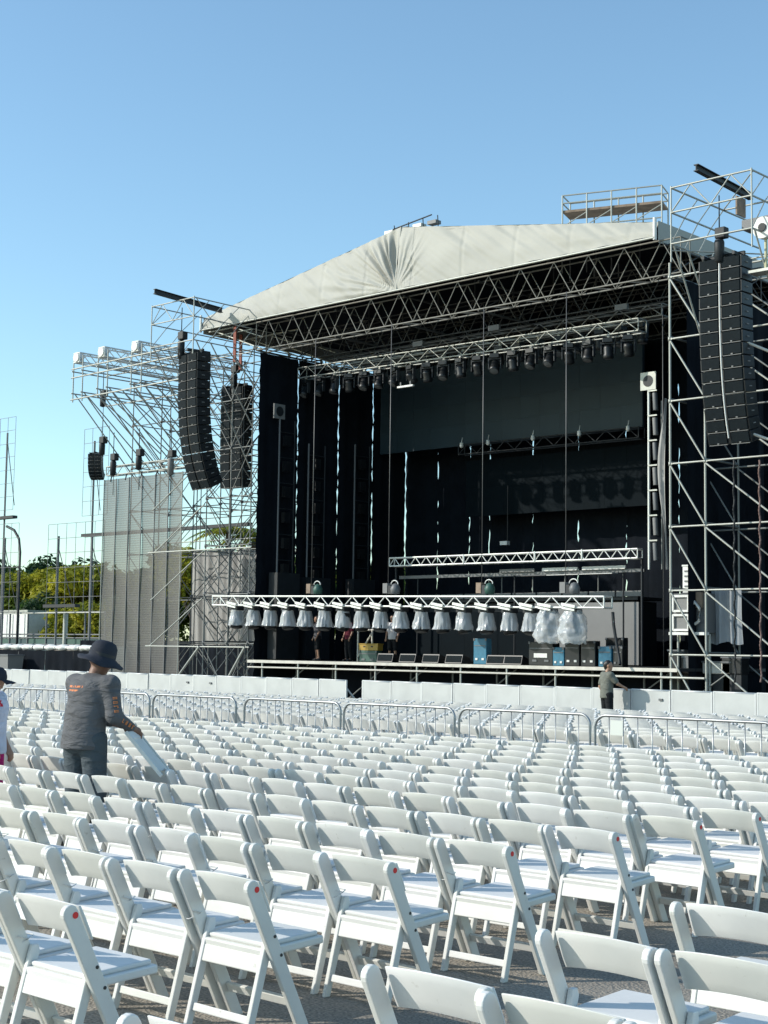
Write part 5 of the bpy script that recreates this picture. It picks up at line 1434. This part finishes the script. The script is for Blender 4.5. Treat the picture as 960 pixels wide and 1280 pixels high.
        inst('hair', sdf_mesh('hair', mats['hair'], [(hd+upv*0.05-lk*0.02, hd+upv*0.035-lk*0.045, 0.094, 0.088), (hd-lk*0.06, hd-lk*0.065-upv*0.05, 0.07, 0.05)], 0.012, 0.02), t)
    return t
def print_on(m, boxes, col, ns=55, axis='Generated'):
    """flat print on cloth: the printed patches in the garment's own coordinates"""
    t = m.node_tree; b = t.nodes['Principled BSDF']; tc = t.nodes.new('ShaderNodeTexCoord')
    sx = t.nodes.new('ShaderNodeSeparateXYZ'); t.links.new(tc.outputs['Object'], sx.inputs[0])
    nz = t.nodes.new('ShaderNodeTexNoise'); nz.inputs['Scale'].default_value = ns; nz.inputs['Detail'].default_value = 1; t.links.new(tc.outputs['Object'], nz.inputs['Vector'])
    thr = t.nodes.new('ShaderNodeMath'); thr.operation = 'GREATER_THAN'; thr.inputs[1].default_value = 0.42; t.links.new(nz.outputs[0], thr.inputs[0])
    total = None
    for lim in boxes:
        prod = None
        for ax, (lo, hi) in zip('XYZ', lim):
            for op, val in (('GREATER_THAN', lo), ('LESS_THAN', hi)):
                n = t.nodes.new('ShaderNodeMath'); n.operation = op; n.inputs[1].default_value = val; t.links.new(sx.outputs[ax], n.inputs[0])
                if prod is None: prod = n
                else:
                    k = t.nodes.new('ShaderNodeMath'); k.operation = 'MULTIPLY'; t.links.new(prod.outputs[0], k.inputs[0]); t.links.new(n.outputs[0], k.inputs[1]); prod = k
        if total is None: total = prod
        else:
            k = t.nodes.new('ShaderNodeMath'); k.operation = 'MAXIMUM'; t.links.new(total.outputs[0], k.inputs[0]); t.links.new(prod.outputs[0], k.inputs[1]); total = k
    k = t.nodes.new('ShaderNodeMath'); k.operation = 'MULTIPLY'; t.links.new(total.outputs[0], k.inputs[0]); t.links.new(thr.outputs[0], k.inputs[1])
    mx = t.nodes.new('ShaderNodeMix'); mx.data_type = 'RGBA'; t.links.new(k.outputs[0], mx.inputs[0]); mx.inputs[7].default_value = (*col, 1)
    src = b.inputs['Base Color'].links[0].from_socket if b.inputs['Base Color'].links else None
    if src: t.links.new(src, mx.inputs[6])
    t.links.new(mx.outputs[2], b.inputs['Base Color'])
def people():
    shirt = cloth_mat('grey_sun_shirt', (0.12, 0.12, 0.125), 0.85, 1.0, 6); pants = cloth_mat('slate_trousers', (0.075, 0.09, 0.1), 0.85, 0.8)
    print_on(shirt, [((-0.13, 0.07), (-1, 0), (1.362, 1.378)), ((-0.11, 0.03), (-1, 0), (1.33, 1.345))], (0.62, 0.22, 0.1))
    navy = cloth_mat('navy_hat', (0.03, 0.034, 0.046), 0.8, 0.3)
    shoe = mat('dark_shoe', (0.03, 0.03, 0.03), 0.6)
    person('worker in a wide navy hat and grey shirt with orange print, seen from behind', (WORKER[0], WORKER[1], 0), R(2), 1.12,
           dict(pel=(0, -0.02, 0.98), waist=(0.0, 0.0, 1.12), chest=(0.01, 0.03, 1.31), neck=(0.02, 0.06, 1.46), head=(0.04, 0.1, 1.585), look=(0.5, 0.82, -0.35),
                shL=(-0.19, 0.05, 1.39), shR=(0.21, 0.06, 1.39), elR=(0.27, 0.06, 1.13), wrR=(0.24, 0.27, 1.03), elL=(-0.22, 0.1, 1.13), wrL=(-0.02, 0.3, 1.06)),
           dict(skin=SKIN, shirt=shirt, trousers=pants, shoe=shoe, hat=navy), 0.011, 'wide', False, True).scale = (1.24, 1.14, 1.12)
    # orange lettering down the outer side of the right sleeve
    wk = [o for o in bpy.data.objects if o.name == 'person'][0]; shp = [c for c in wk.children if c.name.startswith('shirt')][0]
    sh_, el_, wr_ = Vector((0.21, 0.06, 1.39)), Vector((0.27, 0.06, 1.13)), Vector((0.24, 0.27, 1.03)); mb = MB(); rng = random.Random(2)
    for k in range(9):
        q = k/8
        p = sh_.lerp(el_, 0.45+q*1.1) if q < 0.5 else el_.lerp(wr_, (q-0.5)*1.6)
        rad = 0.071 if q < 0.5 else 0.064-0.012*(q-0.5)*2
        dv = ((el_-sh_) if q < 0.5 else (wr_-el_)).normalized(); out = Vector((0.93, -0.36, 0.0)); out = (out-dv*out.dot(dv)).normalized(); sd = dv.cross(out)
        rot = Matrix((sd, dv, out)).transposed(); c = p+out*rad
        mb.box(c+dv*0.0, (0.034, 0.007, 0.006), rot)
        if k % 3 != 2: mb.box(c+dv*0.012+sd*0.0, (0.034, 0.006, 0.006), rot)
        mb.box(c+sd*rng.choice((-0.014, 0.014))+dv*0.006, (0.007, 0.02, 0.006), rot)
    mb.build('sleeve_print', mat('orange_print', (0.62, 0.22, 0.08), 0.7), shp)
    white = cloth_mat('lilac_white_shirt', (0.62, 0.62, 0.72)); pink = cloth_mat('magenta_trousers', (0.5, 0.02, 0.16))
    print_on(white, [((0.1, 0.4), (-0.3, 0.3), (1.34, 1.43))], (0.6, 0.03, 0.05), 35)
    x, y = -13.4, 8.62
    person('person in navy cap, white shirt and magenta trousers cut off by the frame', (x, y, 0), R(-50), 0.97,
           dict(head=(0, 0.02, 1.6), look=(0, 0.85, -0.5), wrL=(-0.2, 0.12, 0.9), wrR=(0.2, 0.1, 0.9)), dict(skin=SKIN2, shirt=white, trousers=pink, shoe=shoe, hat=navy), 0.014, 'cap')
    olive = cloth_mat('olive_tee', (0.16, 0.165, 0.14)); blk = cloth_mat('black_trousers', (0.015, 0.016, 0.018))
    hair = mat('dark_hair', (0.015, 0.012, 0.01), 0.5)
    bx = on_y(757, 860, 31.0)[0]
    person('man in olive tee leaning on the white barricade before the stage', (bx, 31.05, 0), R(-28), 1.0,
           dict(elR=(0.27, 0.16, 1.2), wrR=(0.2, 0.36, 1.12), elL=(-0.26, -0.05, 1.12), wrL=(-0.22, 0.05, 0.9), look=(0.5, 0.8, 0)), dict(skin=SKIN2, shirt=olive, trousers=blk, shoe=shoe, hair=hair), 0.015)
    wt = cloth_mat('white_tee', (0.7, 0.68, 0.68)); mar = cloth_mat('maroon_tee', (0.12, 0.02, 0.035)); dk = cloth_mat('charcoal_tee', (0.1, 0.1, 0.11))
    for px, Y, sm, sh, lab, rz in ((491, 42.1, wt, True, 'stagehand in white tee and black shorts on the stage behind the lights', 200), (436, 42.6, mar, False, 'stagehand in maroon tee standing in the dark of the stage', 170), (397, 42.4, dk, True, 'stagehand in charcoal tee near the wing under the wrapped lights', 150)):
        x, _ = on_y(px, 800, Y)
        person(lab, (x, Y, DECK-0.04), R(rz), 1.0, {}, dict(skin=SKIN2, shirt=sm, trousers=blk, shoe=shoe, hair=hair), 0.02, None, sh)
people()
def folded_chair():
    # the worker's folded chair, held by its top and leaning away from him over the row in front
    x, y = WORKER
    t = thing('folded_chair', 'folded white chair held tilted in the worker\'s hand', 'chair', (x+0.31, y+0.34, 1.08), 0)
    t.scale = (0.6, 0.6, 0.6)
    q = Euler((R(0), R(48), R(33)), 'XYZ')
    m1 = bevelled(MB().box((0.36, 0, 0), (0.72, 0.42, 0.03)), 'seat_board', RESIN, 0.008)
    o = inst('seat_board', m1, t, (0, 0, 0), q)
    for s in (-1, 1):
        inst('stile', bevelled(MB().box((0.36, s*0.24, 0.0), (0.9, 0.035, 0.06)), 'stile', RESIN, 0.008), t, (0, 0, 0), q)
    inst('back_panel', bevelled(MB().box((0.0, 0, 0.02), (0.14, 0.45, 0.025)), 'back_panel', RESIN, 0.006), t, (0, 0, 0), q)
folded_chair()
print('objects', len(bpy.data.objects))
